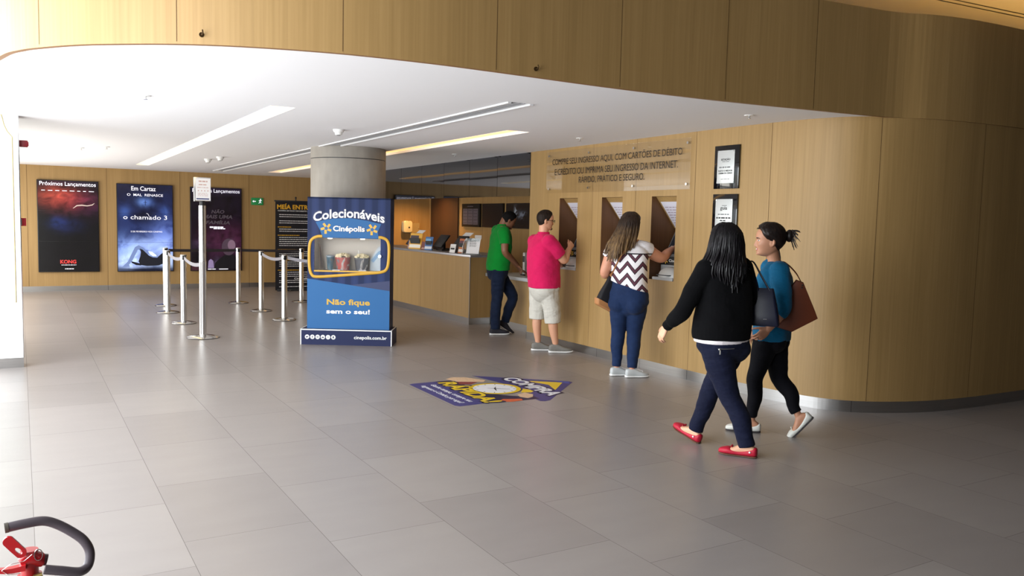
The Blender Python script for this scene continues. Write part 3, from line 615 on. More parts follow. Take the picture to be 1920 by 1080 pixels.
text('Colecionáveis', t, 'heading', M_WHITEP, .585, 1.588, .885, .115, y=by-.004, bold=.022, arc=.06)
text('Cinépolis', t, 'lettering_shadow', M_NV2, .588, 1.392, .41, .10, y=by-.002, bold=.04)
text('Cinépolis', t, 'lettering', M_WHITEP, .585, 1.398, .395, .09, y=by-.004, bold=.03)
sm = MB(); star_marks(sm,.303,1.453,.068,by-.002); sm.build('star_emblem', M_GOLD, t); sm = MB(); star_marks(sm,.875,1.449,.068,by-.002); sm.build('star_emblem', M_GOLD, t)
text('Não fique', t, 'slogan', mat('slogan_yellow','#c9a136',.5), .585, .478, .54, .095, y=by-.003, bold=.03)
text('sem o seu!', t, 'slogan', M_WHITEP, .583, .388, .545, .06, y=by-.003, bold=.03)
base_loc = Matrix.Translation(t.location) @ Matrix.Rotation(math.radians(-31.07),4,'Z')
def at_stand(x,y,z): return tuple(base_loc @ Vector((x,y,z)))
def bucket(x, y, r, h, col1, col2, label, straw=False):
    k = thing('popcorn_bucket', label, 'popcorn bucket', at_stand(x,y,wz0-.001), math.radians(-31.07), 'collectable buckets in the display window')
    g = Graph('bucket_print_'+col1[1:]); n = g.noise((14,14,9),4,dist=1.2)
    g.set(Base_Color=g.ramp(n,[(.34,col2),(.42,col1),(.57,col1),(.62,'#cfc8c0'),(.68,col2)]), Roughness=.4)
    MB().lathe([(r*.74,0),(r*.76,.004),(r*.97,h-.008),(r*1.03,h-.006),(r*1.03,h)],28).build('tub', g.m, k, 40)
    pc = MB(); q = random.Random(int(x*1000))
    for i in range(70):
        a = q.uniform(0,2*PI); rr = r*math.sqrt(q.random())*.9; pc.sphere((rr*math.cos(a),rr*math.sin(a),h+.035*(1-(rr/r)**2)+q.uniform(-.006,.01)),q.uniform(.012,.018),6,5)
    o = pc.build('popcorn', mat('popcorn','#e6d7b0',.8), k, 60); o['kind'] = 'stuff'
    if straw: MB().cyl((-.03,0,h),(-.045,0,h+.1),.004,n=8).build('straw', M_WHITEP, k, 40)
bucket(.485,.2,.098,.165,'#a8443a','#3f7f8a','red popcorn bucket in the middle of the display window')
bucket(.722,.2,.095,.16,'#4a4a50','#25262c','dark grey popcorn bucket at the right in the display window',True)
k = thing('drink_cup','dark blue patterned drink cup at the left in the display window','cup',at_stand(.322,.21,wz0-.001),0)
g = Graph('cup_print'); n = g.noise((16,16,10),4,dist=1); g.set(Base_Color=g.ramp(n,[(.35,'#23384e'),(.5,'#4f7c8c'),(.62,'#8a6a4c'),(.75,'#1c2a3c')]), Roughness=.35)
MB().lathe([(.034,0),(.05,.165),(.053,.168)],24).build('cup', g.m, k, 40); MB().lathe([(.054,.165),(.054,.178),(.044,.186),(.02,.19)],24).build('lid', mat('clear_lid','#8c98a0',.2), k, 40)
k = thing('brown_board','brown picture board leaning at the left inside the display window','board',at_stand(.19,.22,wz0-.001),math.radians(30))
MB().prism([(-.012,0),(.07,0),(-.005,.335),(-.028,.335)],-.004,.004).build('panel', mat('brown_board','#8a7868',.6), k); MB().prism([(.006,.02),(.05,.02),(-.005,.3),(-.015,.3)],-.0055,-.0042).build('picture', mat('board_picture','#5c4a44',.6), k)
k = thing('picture_card','pale blue card leaning at the right inside the display window','card',at_stand(.9,.24,wz0-.001),math.radians(-35))
MB().prism([(-.08,0),(.07,0),(.09,.29),(.03,.31),(-.08,.14)],-.004,.004).build('panel', mat('pale_card','#aab4ba',.5), k); MB().prism([(-.07,.13),(.03,.25),(.075,.26),(.06,.22),(-.04,.1)],-.0055,-.0042).build('picture', mat('card_blue','#6d8fb0',.5), k)
for x in (.42,.75): 
    k = thing('price_card','small white card lying before the %s bucket in the display'%('red' if x<.5 else 'grey'),'card',at_stand(x,.1,wz0-.001),math.radians(-31)); MB().box(-.045,.045,-.012,.012,0,.012).build('card', M_PAPER, k); MB().box(-.035,.035,-.0125,-.012,.004,.007).build('print', M_INK, k)

# ---------------------------------------------------------------- counter, ledge and what stands on them
def local(t, mb):                               # turn world-built coordinates into the thing's own
    inv = (Matrix.Translation(t.location) @ Matrix.Rotation(t.rotation_euler[2],4,'Z')).inverted(); mb.v = [tuple(inv @ Vector(p)) for p in mb.v]; return mb
CT = thing('ticket_counter','long oak ticket counter with grey metal top behind the blue display','counter',(5.875,11.11,0))
local(CT, MB().box(5.875,5.9,11.11,15.4,.1,1.03)).build('front_panel', M_WOOD, CT)
local(CT, MB().box(5.9,6.62,11.11,11.135,.1,1.03)).build('end_panel', M_WOOD, CT)
local(CT, MB().box(5.868,6.62,11.095,15.4,1.03,1.066)).build('countertop', mat('counter_metal','#a9a8ac',.35,.7), CT, bevel=.003)
local(CT, MB().box(5.871,5.9,11.106,15.4,0,.1).box(5.9,6.62,11.106,11.13,0,.1)).build('kick_plate', M_STEEL, CT)
local(CT, MB().box(5.868,5.880,11.104,11.118,0,1.03)).build('corner_trim', M_STEEL, CT)
local(CT, MB().quad((5.8745,12.9,.1),(5.8745,12.894,.1),(5.8745,12.894,1.03),(5.8745,12.9,1.03)).quad((5.8745,14.6,.1),(5.8745,14.594,.1),(5.8745,14.594,1.03),(5.8745,14.6,1.03))).build('joint', M_JOINT, CT)
LG = thing('service_ledge','lower grey service ledge under the leaning man\'s hand, between counter and ticket wall','counter',(6.25,10.3,0))
local(LG, MB().box(6.25,6.275,9.513,11.09,.1,.745)).build('front_panel', M_WOOD, LG)
local(LG, MB().box(6.13,6.95,9.513,11.09,.745,.795)).build('slab', mat('ledge_stone','#bfc1c2',.4), LG, bevel=.004)
local(LG, MB().box(6.246,6.275,9.513,11.09,0,.1)).build('kick_plate', M_STEEL, LG)
TOP = 1.066
def monitor(y, x, label, paper):
    t = thing('sales_terminal', label, 'sales terminal', (x,y,TOP), -PI/2, 'sales terminals on the counter')
    MB().box(-.11,.11,-.02,.16,0,.02).build('foot', M_BLACK, t, bevel=.006)
    MB().box(-.02,.02,.06,.1,.02,.16).build('stand', M_BLACK, t)
    s = MB().box(-.17,.17,-.014,.014,-.13,.13).build('screen_back', M_DARK, t, bevel=.008); s.location = (0,.03,.16); s.rotation_euler = (math.radians(-38),0,0)
    if paper:
        p = MB().box(-.12,.16,-.002,.002,0,.11).build('paper_sheet', M_PAPER, t); p.location = (-.02,.12,.25); p.rotation_euler = (math.radians(-50),0,0)
monitor(13.9,6.15,'dark sales terminal on the counter, leftmost of the three, beside the yellow leaflet',True)
monitor(12.75,6.15,'dark sales terminal in the middle of the counter with leaflets beside it',False)
monitor(12.05,6.15,'dark sales terminal on the counter behind the small white tent card',True)
def leaflet(x, y, z0, w, h, rz, label, cols, tilt=-12, name='leaflet_stand', cat='leaflet stand'):
    t = thing(name, label, cat, (x,y,z0), rz)
    p = MB().box(-w/2,w/2,-.003,.003,0,h).build('card', mat(cols[0]+'_card',cols[0],.5), t); p.rotation_euler = (math.radians(tilt),0,0)
    q = MB(); r = random.Random(int(y*100)); 
    for k,c in enumerate(cols[1:]): MB().box(-w*.46+.1*w*(k%2),w*.46-.12*w*(k%3),-.0045,-.003,h*(.08+.29*k),h*(.08+.29*k+.2)).build('print_block', mat(c+'_print',c,.5), p)
    bk = MB().box(-w*.4,w*.4,.0,.004,0,h*.7).build('easel_back', M_DARK, t); bk.rotation_euler = (math.radians(14),0,0); bk.location = (0,.04,0)
leaflet(5.97,13.4,TOP,.30,.28,math.radians(-70),'yellow popcorn leaflet stand on the left part of the counter',('#d9a53a','#e8e4da','#e0a030','#3b2f3a'))
leaflet(5.98,13.62,TOP,.12,.15,math.radians(-70),'small mauve card left of the yellow leaflet on the counter',('#7a6478','#a898a8'))
leaflet(5.98,13.05,TOP,.12,.14,math.radians(-75),'small maroon card beside the middle sales terminal',('#6d3a3a','#b08a7a'))
leaflet(6.0,12.9,TOP,.16,.23,math.radians(-62),'blue leaflet leaning in front of the middle sales terminal',('#3a6ca8','#d6dce4','#1e2c50','#7ab0d8'))
leaflet(5.96,11.9,TOP,.145,.14,math.radians(-80),'small white tent card with a black mark on the counter',('#e6e6e6','#e8e8e8','#202022'))
leaflet(6.02,11.72,TOP,.13,.235,math.radians(-75),'orange leaflet right of the white tent card on the counter',('#b4602c','#e8e0d8','#c88a3a','#5c2c3c'))
t = thing('acrylic_card_holder','clear acrylic holder with white price sheets at the counter end','card holder',(6.0,11.3,TOP),math.radians(-72))
cp = mat('clear_acrylic_holder','#dfe6e8',.08,trans=.85,ior=1.2)
MB().prism([(-.16,0),(.15,0),(.15,.015),(-.16,.015)],-.05,.05).build('base', cp, t)
p = MB().box(-.135,.135,-.003,.003,0,.24).build('front_sheet', M_PAPER, t); p.rotation_euler = (math.radians(-10),0,0); p.location = (.02,-.01,.012)
q = MB(); r = random.Random(9)
for z in (.2,.185,.165,.15,.13,.11): dashes(q,-.08,.06,z,.007,-.0042,r,wmin=.01,wmax=.04)
q.build('print', M_INK, p)
MB().prism([(-.14,0),(.14,0),(.14,.25),(-.14,.25)],.02,.024).build('back_plate', cp, t)
sd = MB().rings([[(-.16+.11*(1-math.cos(a))-dx, .0+dy, .24*math.sin(a)+.012) for dx,dy in ((0,-.05),(.008,-.05),(.008,.05),(0,.05))] for a in np.linspace(0,PI/2,9)]); sd.build('curved_side', cp, t)
MB().box(.03,.17,.03,.034,.24,.30).build('upright_card', mat('pale_card_grey','#b6b2ae',.5), t)
for i,(y,lab) in enumerate(((13.2,'low black keyboard on the counter by the yellow leaflet'),(12.4,'low black keyboard between the middle and right terminals'))):
    t = thing('keyboard', lab, 'keyboard', (6.42,y,TOP), -PI/2); MB().box(-.22,.22,-.08,.08,0,.022).build('body', M_BLACK, t, bevel=.005)
    kk = MB()
    for a in range(14):
        for c in range(5): kk.box(-.205+.0295*a,-.205+.0295*a+.024,-.065+.027*c,-.065+.027*c+.021,.022,.028)
    o = kk.build('keys', M_DARK, t)
t = thing('office_chair','black round-backed office chair behind the service ledge','chair',(7.45,10.95,0),PI/2)
MB().sphere((0,.22,1.0),(.23,.035,.26),24,14).build('backrest', M_BLACK, t, 60)
MB().lathe([(.2,.5),(.24,.52),(.24,.56),(.2,.58)],28).build('seat', M_BLACK, t, 40)
MB().tube([(0,.05,.5),(0,.24,.52),(0,.26,.85)],.02,8).build('back_bracket', M_DARK, t, 40)
MB().cyl((0,0,.1),(0,0,.5),.025).build('gas_column', M_CHROME, t, 40)
for k in range(5): a = 2*PI*k/5; MB().tube([(0,0,.11),(.28*math.cos(a),.28*math.sin(a),.06)],.02,8).sphere((.28*math.cos(a),.28*math.sin(a),.03),.03,10,8).build('leg', M_DARK, t, 40)
t = thing('card_reader_box','upright white ticket printer box on the service ledge by the leaning man','printer',(6.42,10.42,.795),-PI/2)
MB().box(-.05,.05,-.04,.12,0,.02).build('base', M_BLACK, t); MB().box(-.025,.035,-.02,.1,.02,.34).build('body', M_WHITEP, t, bevel=.008); MB().box(-.02,.03,-.022,-.02,.2,.29).build('slot', M_DARK, t)

# dark glass menu panels hanging above the counter
g = Graph('smoked_glass'); nt = g.nt
trn = nt.nodes.new('ShaderNodeBsdfTransparent'); trn.inputs[0].default_value = lin('#4c4846'); gl = nt.nodes.new('ShaderNodeBsdfGlossy'); gl.inputs['Roughness'].default_value = .03; gl.inputs['Color'].default_value = lin('#e6eaf2')
fr_ = glass_facing(nt, .22); mxs = nt.nodes.new('ShaderNodeMixShader'); nt.links.new(fr_.outputs[0], mxs.inputs[0]); nt.links.new(trn.outputs[0], mxs.inputs[1]); nt.links.new(gl.outputs[0], mxs.inputs[2]); nt.links.new(mxs.outputs[0], nt.nodes['Material Output'].inputs[0])
M_SMOKE = g.m
gy = [9.53,10.42,11.29,12.165,13.04,13.92,14.8]
names_ = ['nearest the ticket wall, rightmost of the row','second from the ticket wall','third from the ticket wall','fourth from the ticket wall','fifth from the ticket wall, partly behind the column','farthest along, hidden partly by the column']
for k in range(6):
    y0, y1 = gy[k]+.004, gy[k+1]-.004; t = thing('smoked_glass_panel','dark glass menu panel above the counter, '+names_[k],'glass panel',(5.93,(y0+y1)/2,1.94),-PI/2+math.radians((.25,-.3,.35,-.2,.3,-.3)[k]),'smoked glass panels above the counter')
    hw = (y1-y0)/2; MB().box(-hw,hw,-.005,.005,0,.60).build('pane', M_SMOKE, t)
    for x in (-hw+.05,hw-.05): MB().box(x-.02,x+.02,-.015,.015,.565,.61).build('clamp', M_BLACK, t)
    pr = MB(); r = random.Random(k+20)
    pr.box(-hw*.75,-hw*.35,.006,.0075,.1+.05*(k%2),.5); pr.build('pale_block', mat('faint_grey','#5a5654',.6), t)  # one faint upright grey rectangle on the back of each pane
    pr = MB()
    for j in range(5): dashes(pr,-hw*.2,hw*.8,.12+.075*j,.012,.0065,r,wmin=.03,wmax=.1,gap=.02)
    pr.build('menu_lines', mat('faint_grey2','#6e6a68',.6), t)
# wall fittings in the booth
def booth_screen(y0, y1, label, kind):
    t = thing('wall_screen' if kind else 'menu_board', label, 'screen' if kind else 'menu board', (XB-.004,(y0+y1)/2,1.445),-PI/2); hw = (y0-y1)/2
    MB().box(-hw,hw,-.05,0,0,.51).build('housing', M_BLACK, t, bevel=.004)
    if kind == 0:
        for k in range(3):
            c = MB().box(-hw+.06+k*(hw*2-.12)/3+.008,-hw+.06+(k+1)*(hw*2-.12)/3-.008,-.054,-.0505,.05,.4).build('price_column', mat('menu_grey','#5c5560',.6), t); q = MB(); r = random.Random(k)
            for j in range(5): dashes(q,-hw+.09+k*(hw*2-.12)/3,-hw+.03+(k+1)*(hw*2-.12)/3,.08+.07*j,.01,-.0545,r,wmin=.02,wmax=.06)
            q.build('print', M_INK, c)
        dq = MB(); dashes(dq,-.15,.15,.44,.02,-.0505,random.Random(2),wmin=.05,wmax=.1); dq.build('heading_print', mat('menu_grey'), t)
    else:
        g = Graph('screen_image_%d'%kind); n = g.noise((9,1,9),4,dist=1.5); base = g.mix(1.0, lin('#08080c'), lin('#08080c'))
        if kind == 2: base = glow(g, base, [(-.12,.33,.05,.1,'#8a9098',.9),(.06,.27,.1,.07,'#6a707c',.8),(.22,.27,.08,.07,'#5a606c',.8),(-.2,.22,.06,.06,'#4c5460',.7)]); base = g.mix(g.ramp(n,[(.42,'#000000'),(.6,'#ffffff')]), lin('#08080c'), base)
        g.set(Base_Color=lin('#060608'), Roughness=.2, Emission_Color=base, Emission_Strength=.8)
        MB().box(-hw+.015,hw-.015,-.053,-.0505,.015,.495).build('screen', g.m, t)
booth_screen(16.75,15.91,'black menu board with three grey price columns behind the counter',0)
booth_screen(15.80,14.91,'black switched-off screen behind the green-shirted man',1)
booth_screen(14.77,13.75,'dark wall screen with pale shapes right of the green-shirted man\'s head',2)
t = thing('towel_dispenser','cream paper towel dispenser on the orange-lit back wall','towel dispenser',(8.05,YB-.002,1.26))
MB().prism(rrect(-.115,.115,0,.28,.06),-.14,0).build('cover', mat('cream_plastic','#d8c9a0',.35), t, bevel=.012)
MB().prism(disc(.03,.12,.022,16),-.1405,-.138).build('sight_hole', M_BLACK, t); MB().box(-.08,.08,-.12,-.02,-.012,0).build('towel_slot', M_DARK, t)
t = thing('metal_cabinet','beige flat metal box beside the towel dispenser','cabinet',(8.27,YB-.002,1.22))
MB().box(-.1,.115,-.06,0,0,.27).build('body', mat('beige_metal','#a08a5e',.5), t, bevel=.004); MB().box(-.09,.105,-.062,-.06,.01,.26).build('door', mat('beige_metal'), t); MB().cyl((.085,-.07,.13),(.085,-.062,.13),.008,n=10).build('latch', M_CHROME, t, 40)
# pendant lamp spots that light the booth
for x,y,lab in ((8.0,17.6,'round downlight in the booth ceiling near the towel dispenser'),(7.5,12.6,'round downlight in the booth ceiling behind the glass panels')):
    t = thing('downlight', lab, 'downlight', (x,y,zc(x,y))); MB().lathe([(.06,-.006),(.085,-.004),(.085,0)],24).build('trim_ring', M_WHITEP, t, 40); MB().lathe([(.055,-.008),(.055,-.005)],20).build('bulb', mat('downlight_glow','#ffd08a',.5,emit='#ffb860',es=6), t, 40)
    l = bpy.data.lights.new('downlight_beam','SPOT'); l.energy = 210 if y > 15 else 16; l.color = (1,.55,.2) if y > 15 else (1,.75,.45); l.spot_size = 2.4; l.spot_blend = .8; l.shadow_soft_size = .06
    lo = bpy.data.objects.new('downlight_beam', l); COL.objects.link(lo); lo.parent = t; lo.location = (0,0,-.03)

# ---------------------------------------------------------------- ticket wall fittings
def tkiosk(y, label, first=[None]):
    if first[0] is not None: return dup(first[0], (XW,y,1.0), -PI/2, label)
    t = thing('ticket_kiosk', label, 'ticket kiosk', (XW,y,1.0), -PI/2, 'self-service ticket kiosks in the oak wall'); first[0] = t
    # local: x to the right, y into the wall, z up from the sill
    def sheet(mb, x0, x1, a, b, th):            # slanted slab between two (y,z) points
        (ya,za),(yb,zb) = a,b; d = np.array((yb-ya,zb-za)); d = d/np.linalg.norm(d); n = np.array((-d[1],d[0]))*th
        return mb.add([(x,y,z) for x in (x0,x1) for y,z in ((ya,za),(yb,zb),(yb+n[0],zb+n[1]),(ya+n[0],za+n[1]))],[(0,1,2,3),(7,6,5,4),(0,4,5,1),(1,5,6,2),(2,6,7,3),(3,7,4,0)])
    sheet(MB(),-.165,.165,(.325,.57),(.10,.845),.004).build('instruction_sheet', mat('pale_sheet','#d5d2dc',.5), t)
    q = MB(); r = random.Random(4)
    for k in range(8):
        u = .1+.1*k; yy, zz = .325-.225*u-.005, .57+.275*u-.004
        x = -.14
        while x < .12:
            w_ = r.uniform(.02,.06); q.quad((x,yy+.003,zz-.004),(x+w_,yy+.003,zz-.004),(x+w_,yy-.003,zz+.004),(x,yy-.003,zz+.004)); x += w_+.012
    q.build('small_print', mat('mauve_print','#a08c98',.6), t)
    hs = sheet(MB(),-.17,.17,(.18,.25),(.345,.56),-.05).build('screen_housing', mat('kiosk_grey','#6c6e70',.4), t, bevel=.004)
    sheet(MB(),-.145,.145,(.1925,.28),(.335,.548),.003).build('touch_screen', mat('kiosk_screen','#191a1e',.15,emit='#2a2c34',es=.3), t)
    sheet(MB(),-.19,.19,(.15,.16),(.17,.245),-.02).build('black_band', M_BLACK, t)
    text('Cinépolis', t, 'lettering', M_WHITEP, .05, .185, .2, .04, y=.1445, bold=.02)
    sm = MB(); star_marks(sm,-.1,.205,.032,.146); sm.build('star_emblem', M_GOLD, t)
    MB().prism([(-.19,.0),(.19,0),(.19,.16),(-.19,.16)],.155,.30).build('lower_cabinet', mat('kiosk_silver','#a8a9aa',.4), t)
    V = MB().sphere((0,.125,.03),(.15,.105,.115),28,16); V.v = [(x,y,max(z,.012)) for x,y,z in V.v]; V.build('receipt_dome', mat('kiosk_pale','#d2d2cf',.3), t, 50)
    MB().prism(rrect(-.165,.165,0,.03,.01),.015,.15).build('dome_base', mat('kiosk_silver'), t)
    MB().box(-.10,.10,.018,.06,.050,.058).build('tray_slot', M_DARK, t)
    MB().box(-.05,.05,.14,.155,.11,.118).build('card_slot', M_BLACK, t)
tkiosk(8.592,'ticket kiosk in the left wall niche, in front of the pink-shirted man')
tkiosk(7.705,'ticket kiosk in the middle wall niche, behind the long-haired woman')
tkiosk(6.802,'ticket kiosk in the right wall niche that the long-haired woman is touching')

t = thing('acrylic_sign','clear acrylic wall sign with three lines of dark ticket text','sign',(XW-.02,7.73,1.966),-PI/2)
g = Graph('clear_acrylic'); nt = g.nt
trn = nt.nodes.new('ShaderNodeBsdfTransparent'); trn.inputs[0].default_value = (.985,.985,.98,1); gl = nt.nodes.new('ShaderNodeBsdfGlossy'); gl.inputs['Roughness'].default_value = .02; gl.inputs['Color'].default_value = (1,1,1,1)
fr_ = glass_facing(nt, .05); mxs = nt.nodes.new('ShaderNodeMixShader'); nt.links.new(fr_.outputs[0], mxs.inputs[0]); nt.links.new(trn.outputs[0], mxs.inputs[1]); nt.links.new(gl.outputs[0], mxs.inputs[2]); nt.links.new(mxs.outputs[0], nt.nodes['Material Output'].inputs[0])
MB().box(-1.35,1.34,-.006,0,0,.525).build('pane', g.m, t)
M_BRN = mat('dark_brown_lettering','#1c120b',.5)
text('COMPRE SEU INGRESSO AQUI, COM CARTÕES DE DÉBITO', t, 'lettering', M_BRN, .0, .343, 2.43, .105, y=-.0065)
text('E CRÉDITO OU IMPRIMA SEU INGRESSO DA INTERNET.', t, 'lettering', M_BRN, .0, .226, 2.31, .098, y=-.0065)
text('RÁPIDO, PRÁTICO E SEGURO.', t, 'lettering', M_BRN, .0, .105, 1.24, .105, y=-.0065)
for y in (9.02,8.155,7.31,6.44):
    for z in (2.019,2.439): MB().lathe([(.014,0),(.014,.03)],16).build('standoff', M_CHROME, t, 40)
    for ch, z in zip(list(t.children)[-2:], (.053,.473)): ch.location = (7.73-y,.018,z); ch.rotation_euler = (PI/2,0,0)
def plaque(z0, label, first):
    t = thing('wall_plaque', label, 'plaque', (XW+.004,5.9,z0), -PI/2)
    MB().box(-.163,.163,-.016,0,0,.418).build('black_glass', mat('black_gloss','#0c0c10',.06,spec=.8), t, bevel=.002)
    MB().box(-.118,.108,-.022,-.017,.052,.37).build('metal_plate', mat('pale_plate','#cdd0cf',.35,.3), t, bevel=.002)
    for x in (-.108,.098):
        for z in (.062,.36): MB().cyl((x,-.026,z),(x,-.02,z),.006,n=10).build('screw', M_CHROME, t, 40)
    if first:
        text('ESTADÃO', t, 'lettering', M_INK, -.005, .272, .12, .024, y=-.0225, bold=.02)
        text('ELEITO O MELHOR', t, 'lettering', M_INK, -.005, .165, .185, .016, y=-.0225, bold=.02); text('CINEMA DA CIDADE', t, 'lettering', M_INK, -.005, .142, .185, .016, y=-.0225, bold=.02)
        q = MB(); r = random.Random(6); dashes(q,-.05,.04,.258,.006,-.0228,r); dashes(q,-.09,.08,.2,.014,-.0228,r,wmin=.02,wmax=.05); dashes(q,-.06,.05,.09,.006,-.0228,r); q.build('small_print', mat('grey_print','#7c7e80',.6), t)
    else:
        text('guia', t, 'lettering', M_INK, -.005, .255, .09, .045, y=-.0225, bold=.01); MB().box(-.03,.035,-.0228,-.0225,.305,.309).build('overline', M_INK, t)
        q = MB(); r = random.Random(8); dashes(q,-.08,.07,.215,.012,-.0228,r,wmin=.02,wmax=.05); q.build('small_print', mat('grey_print'), t); q = MB(); dashes(q,-.1,.09,.18,.013,-.0228,r,wmin=.02,wmax=.05); dashes(q,-.05,.04,.155,.011,-.0228,r,wmin=.02,wmax=.05); q.build('small_print', M_INK, t)
plaque(1.960,'upper black glass plaque with a silver plate reading ESTADÃO',True)
plaque(1.490,'lower black glass plaque with a silver plate reading guia, behind the dark-haired woman\'s head',False)

# ---------------------------------------------------------------- floor sticker (local x along -Y, local y towards the ticket wall)
t = thing('floor_sticker','purple arrow-shaped floor sticker with a clock reading COMPRA RÁPIDA!','floor sticker',(3.9,6.73,.0),-PI/2)
def fsl(poly): # world x,y -> local
    return [(-(y-6.73), x-3.9) for x,y in poly]
def ccw(p):
    A = sum(p[i][0]*p[(i+1)%len(p)][1]-p[(i+1)%len(p)][0]*p[i][1] for i in range(len(p))); return p if A > 0 else p[::-1]
M_PURP = mat('sticker_purple','#3c3a72',.45); M_PDK = mat('sticker_dark','#241f3c',.45); M_YEL = mat('sticker_yellow','#d9b81e',.45); M_STW = mat('sticker_white','#dcdce0',.45)
def lay(name, poly, z, m): return MB().slab(ccw(fsl(poly)), z-.0004, z).build(name, m, t)
lay('lower_panel', [(3.202,7.267),(3.25,7.285),(3.53,7.29),(3.53,6.262),(3.46,6.235),(3.30,6.225),(3.22,6.225),(3.19,6.27)], .0008, M_PURP)
lay('arrow_head', [(3.966,7.42),(4.725,6.76),(4.735,6.71),(4.60,6.59),(4.07,6.105),(4.0,6.085),(3.965,6.11),(3.98,6.3),(4.06,6.55),(4.06,6.95)], .0008, M_PURP)
lay('dark_backing', [(3.5,7.29),(3.7,7.28),(3.68,6.95),(3.72,6.55),(3.85,6.4),(4.02,6.3),(4.02,6.2),(3.72,6.2),(3.5,6.25)], .0010, M_PDK)
lay('arrow_tip', [(4.33,6.97),(4.63,6.735),(4.36,6.46),(4.44,6.70)], .0012, M_YEL)
lay('dark_edge', [(4.60,6.86),(4.725,6.755),(4.66,6.66),(4.61,6.74)], .0011, mat('sticker_blue','#3f4a94',.45))
lay('yellow_chip', [(4.0,6.50),(4.11,6.64),(4.17,6.52),(4.09,6.46)], .0014, M_YEL)
for nm, pts in (('popcorn_picture',[(3.92,6.43),(4.03,6.48),(4.06,6.38),(4.0,6.29),(3.93,6.26),(3.89,6.34)]),('popcorn_picture',[(3.64,7.36),(3.74,7.42),(3.86,7.37),(3.98,7.15),(3.92,7.08),(3.80,7.14),(3.68,7.2)])):
    lay(nm, pts, .0014, mat('sticker_popcorn','#c9a988',.6,noise=(40,.35)))
lay('ticket_picture', [(3.60,6.24),(3.70,6.32),(3.86,6.26),(3.84,6.20),(3.72,6.19)], .0013, mat('sticker_orange','#c25a34',.5,noise=(45,.3)))
lay('bucket_picture', [(3.62,7.2),(3.72,7.3),(3.84,7.22),(3.86,7.1),(3.74,7.02),(3.64,7.08)], .0013, mat('sticker_red','#7c3434',.5,noise=(45,.4)))
cxy = (3.862,6.755)
def flatdisc(name, r, z, m): return MB().slab([(-(cxy[1]-6.73)+r*math.cos(a), cxy[0]-3.9+r*math.sin(a)) for a in np.linspace(0,2*PI,48,endpoint=False)], z-.0004, z).build(name, m, t)
flatdisc('clock_shadow', .262, .0016, M_PDK); flatdisc('clock_rim', .25, .0020, M_YEL); fc = flatdisc('clock_face', .208, .0024, M_STW)
q = MB(); c0 = (-(cxy[1]-6.73), cxy[0]-3.9)
for k in range(12):
    a = 2*PI*k/12; d = np.array((math.cos(a),math.sin(a))); e = np.array((-d[1],d[0])); p = np.array(c0)+d*.188
    q.slab(ccw([tuple(p+d*.012+e*.005),tuple(p-d*.012+e*.005),tuple(p-d*.012-e*.005),tuple(p+d*.012-e*.005)]),.0024,.0027)
q.build('hour_marks', M_INK, fc)
for a, L, wd in ((.9,.15,.008),(-.35,.1,.010),(2.5,.08,.006),(4.1,.07,.006)):
    d = np.array((math.cos(a),math.sin(a))); e = np.array((-d[1],d[0])); p = np.array(c0)
    MB().slab(ccw([tuple(p+e*wd),tuple(p-e*wd),tuple(p+d*L-e*wd*.3),tuple(p+d*L+e*wd*.3)]),.0025,.003).build('clock_hand', M_INK, fc)
def ftext(body, name, m, x, y, w, h, z, bold, shear=0, rot=0):
    o = text(body, t, name, m, 0, 0, w, h, y=0, bold=bold, shear=shear, ext=.0004); o.rotation_euler = (-PI/2,0,rot); 
    co = np.zeros(len(o.data.vertices)*3); o.data.vertices.foreach_get('co',co); co = co.reshape(-1,3); co = np.stack([co[:,0],co[:,2],-co[:,1]],1); o.data.vertices.foreach_set('co',co.ravel()); o.data.update(); o.rotation_euler = (0,0,rot); o.location = (x,y,z)
ftext('RÁPIDA!','heading_outline',M_PDK,.0,-.445,1.06,.27,.0016,.09,.1); ftext('RÁPIDA!','heading',M_YEL,.0,-.42,.99,.215,.0022,.035,.1)
ftext('COMPRA','heading_outline',M_PDK,.02,.235,.96,.23,.0016,.09,.0,-.0); ftext('COMPRA','heading',M_STW,.02,.262,.9,.175,.0022,.035,.0)
ftext('Ganhe tempo, compre seu','lettering',M_STW,-.02,-.545,.82,.07,.0016,.012,.1); ftext('ingresso e Combo por aqui!','lettering',M_STW,-.01,-.645,.82,.07,.0016,.012,.1)

# ---------------------------------------------------------------- shopfront pillar on the left edge
t = thing('shopfront_pillar','white lacquered shopfront pillar with a glazed pane at the left edge','shopfront',(-.3,9.66,0))
M_LAC = mat('white_lacquer','#eef0f0',.12,coat=.5)
MB().box(-1.0,.305,.0,.24,.1,.65).box(.255,.305,0,.24,.65,2.62).prism([(.255,2.31),(.255,2.62),(-1.0,2.62),(-1.0,2.58),(.15,2.58),(.185,2.42),(.21,2.36)][::-1],0,.24).build('lacquered_frame', M_LAC, t)
MB().box(-1.0,.307,-.006,.24,0,.1).build('kick_plate', M_STEEL, t)
MB().box(-1.0,.255,.10,.11,.65,2.58).build('glass_pane', mat('pane_glass','#c4d2c8',.06,spec=.6), t)
MB().box(.303,.312,-.004,.244,.1,2.62).build('edge_trim', M_CHROME, t)
MB().tube([(.15,-.004,2.58),(.185,-.004,2.42),(.21,-.004,2.36),(.25,-.004,2.31),(.25,-.004,.66)],.006,8).build('glazing_bead', mat('bead_gold','#c9b37a',.3,.6), t, 40)
t = thing('fire_alarm','dark red alarm sounder box high on the pillar edge under the ceiling','alarm',(.012,9.78,2.225)); MB().box(0,.075,-.04,.04,0,.066).build('body', mat('dark_red_plastic','#7a1420',.4), t, bevel=.006); MB().box(.075,.082,-.03,.03,.012,.054).build('lens', mat('alarm_lens','#a01c24',.2), t, bevel=.003)
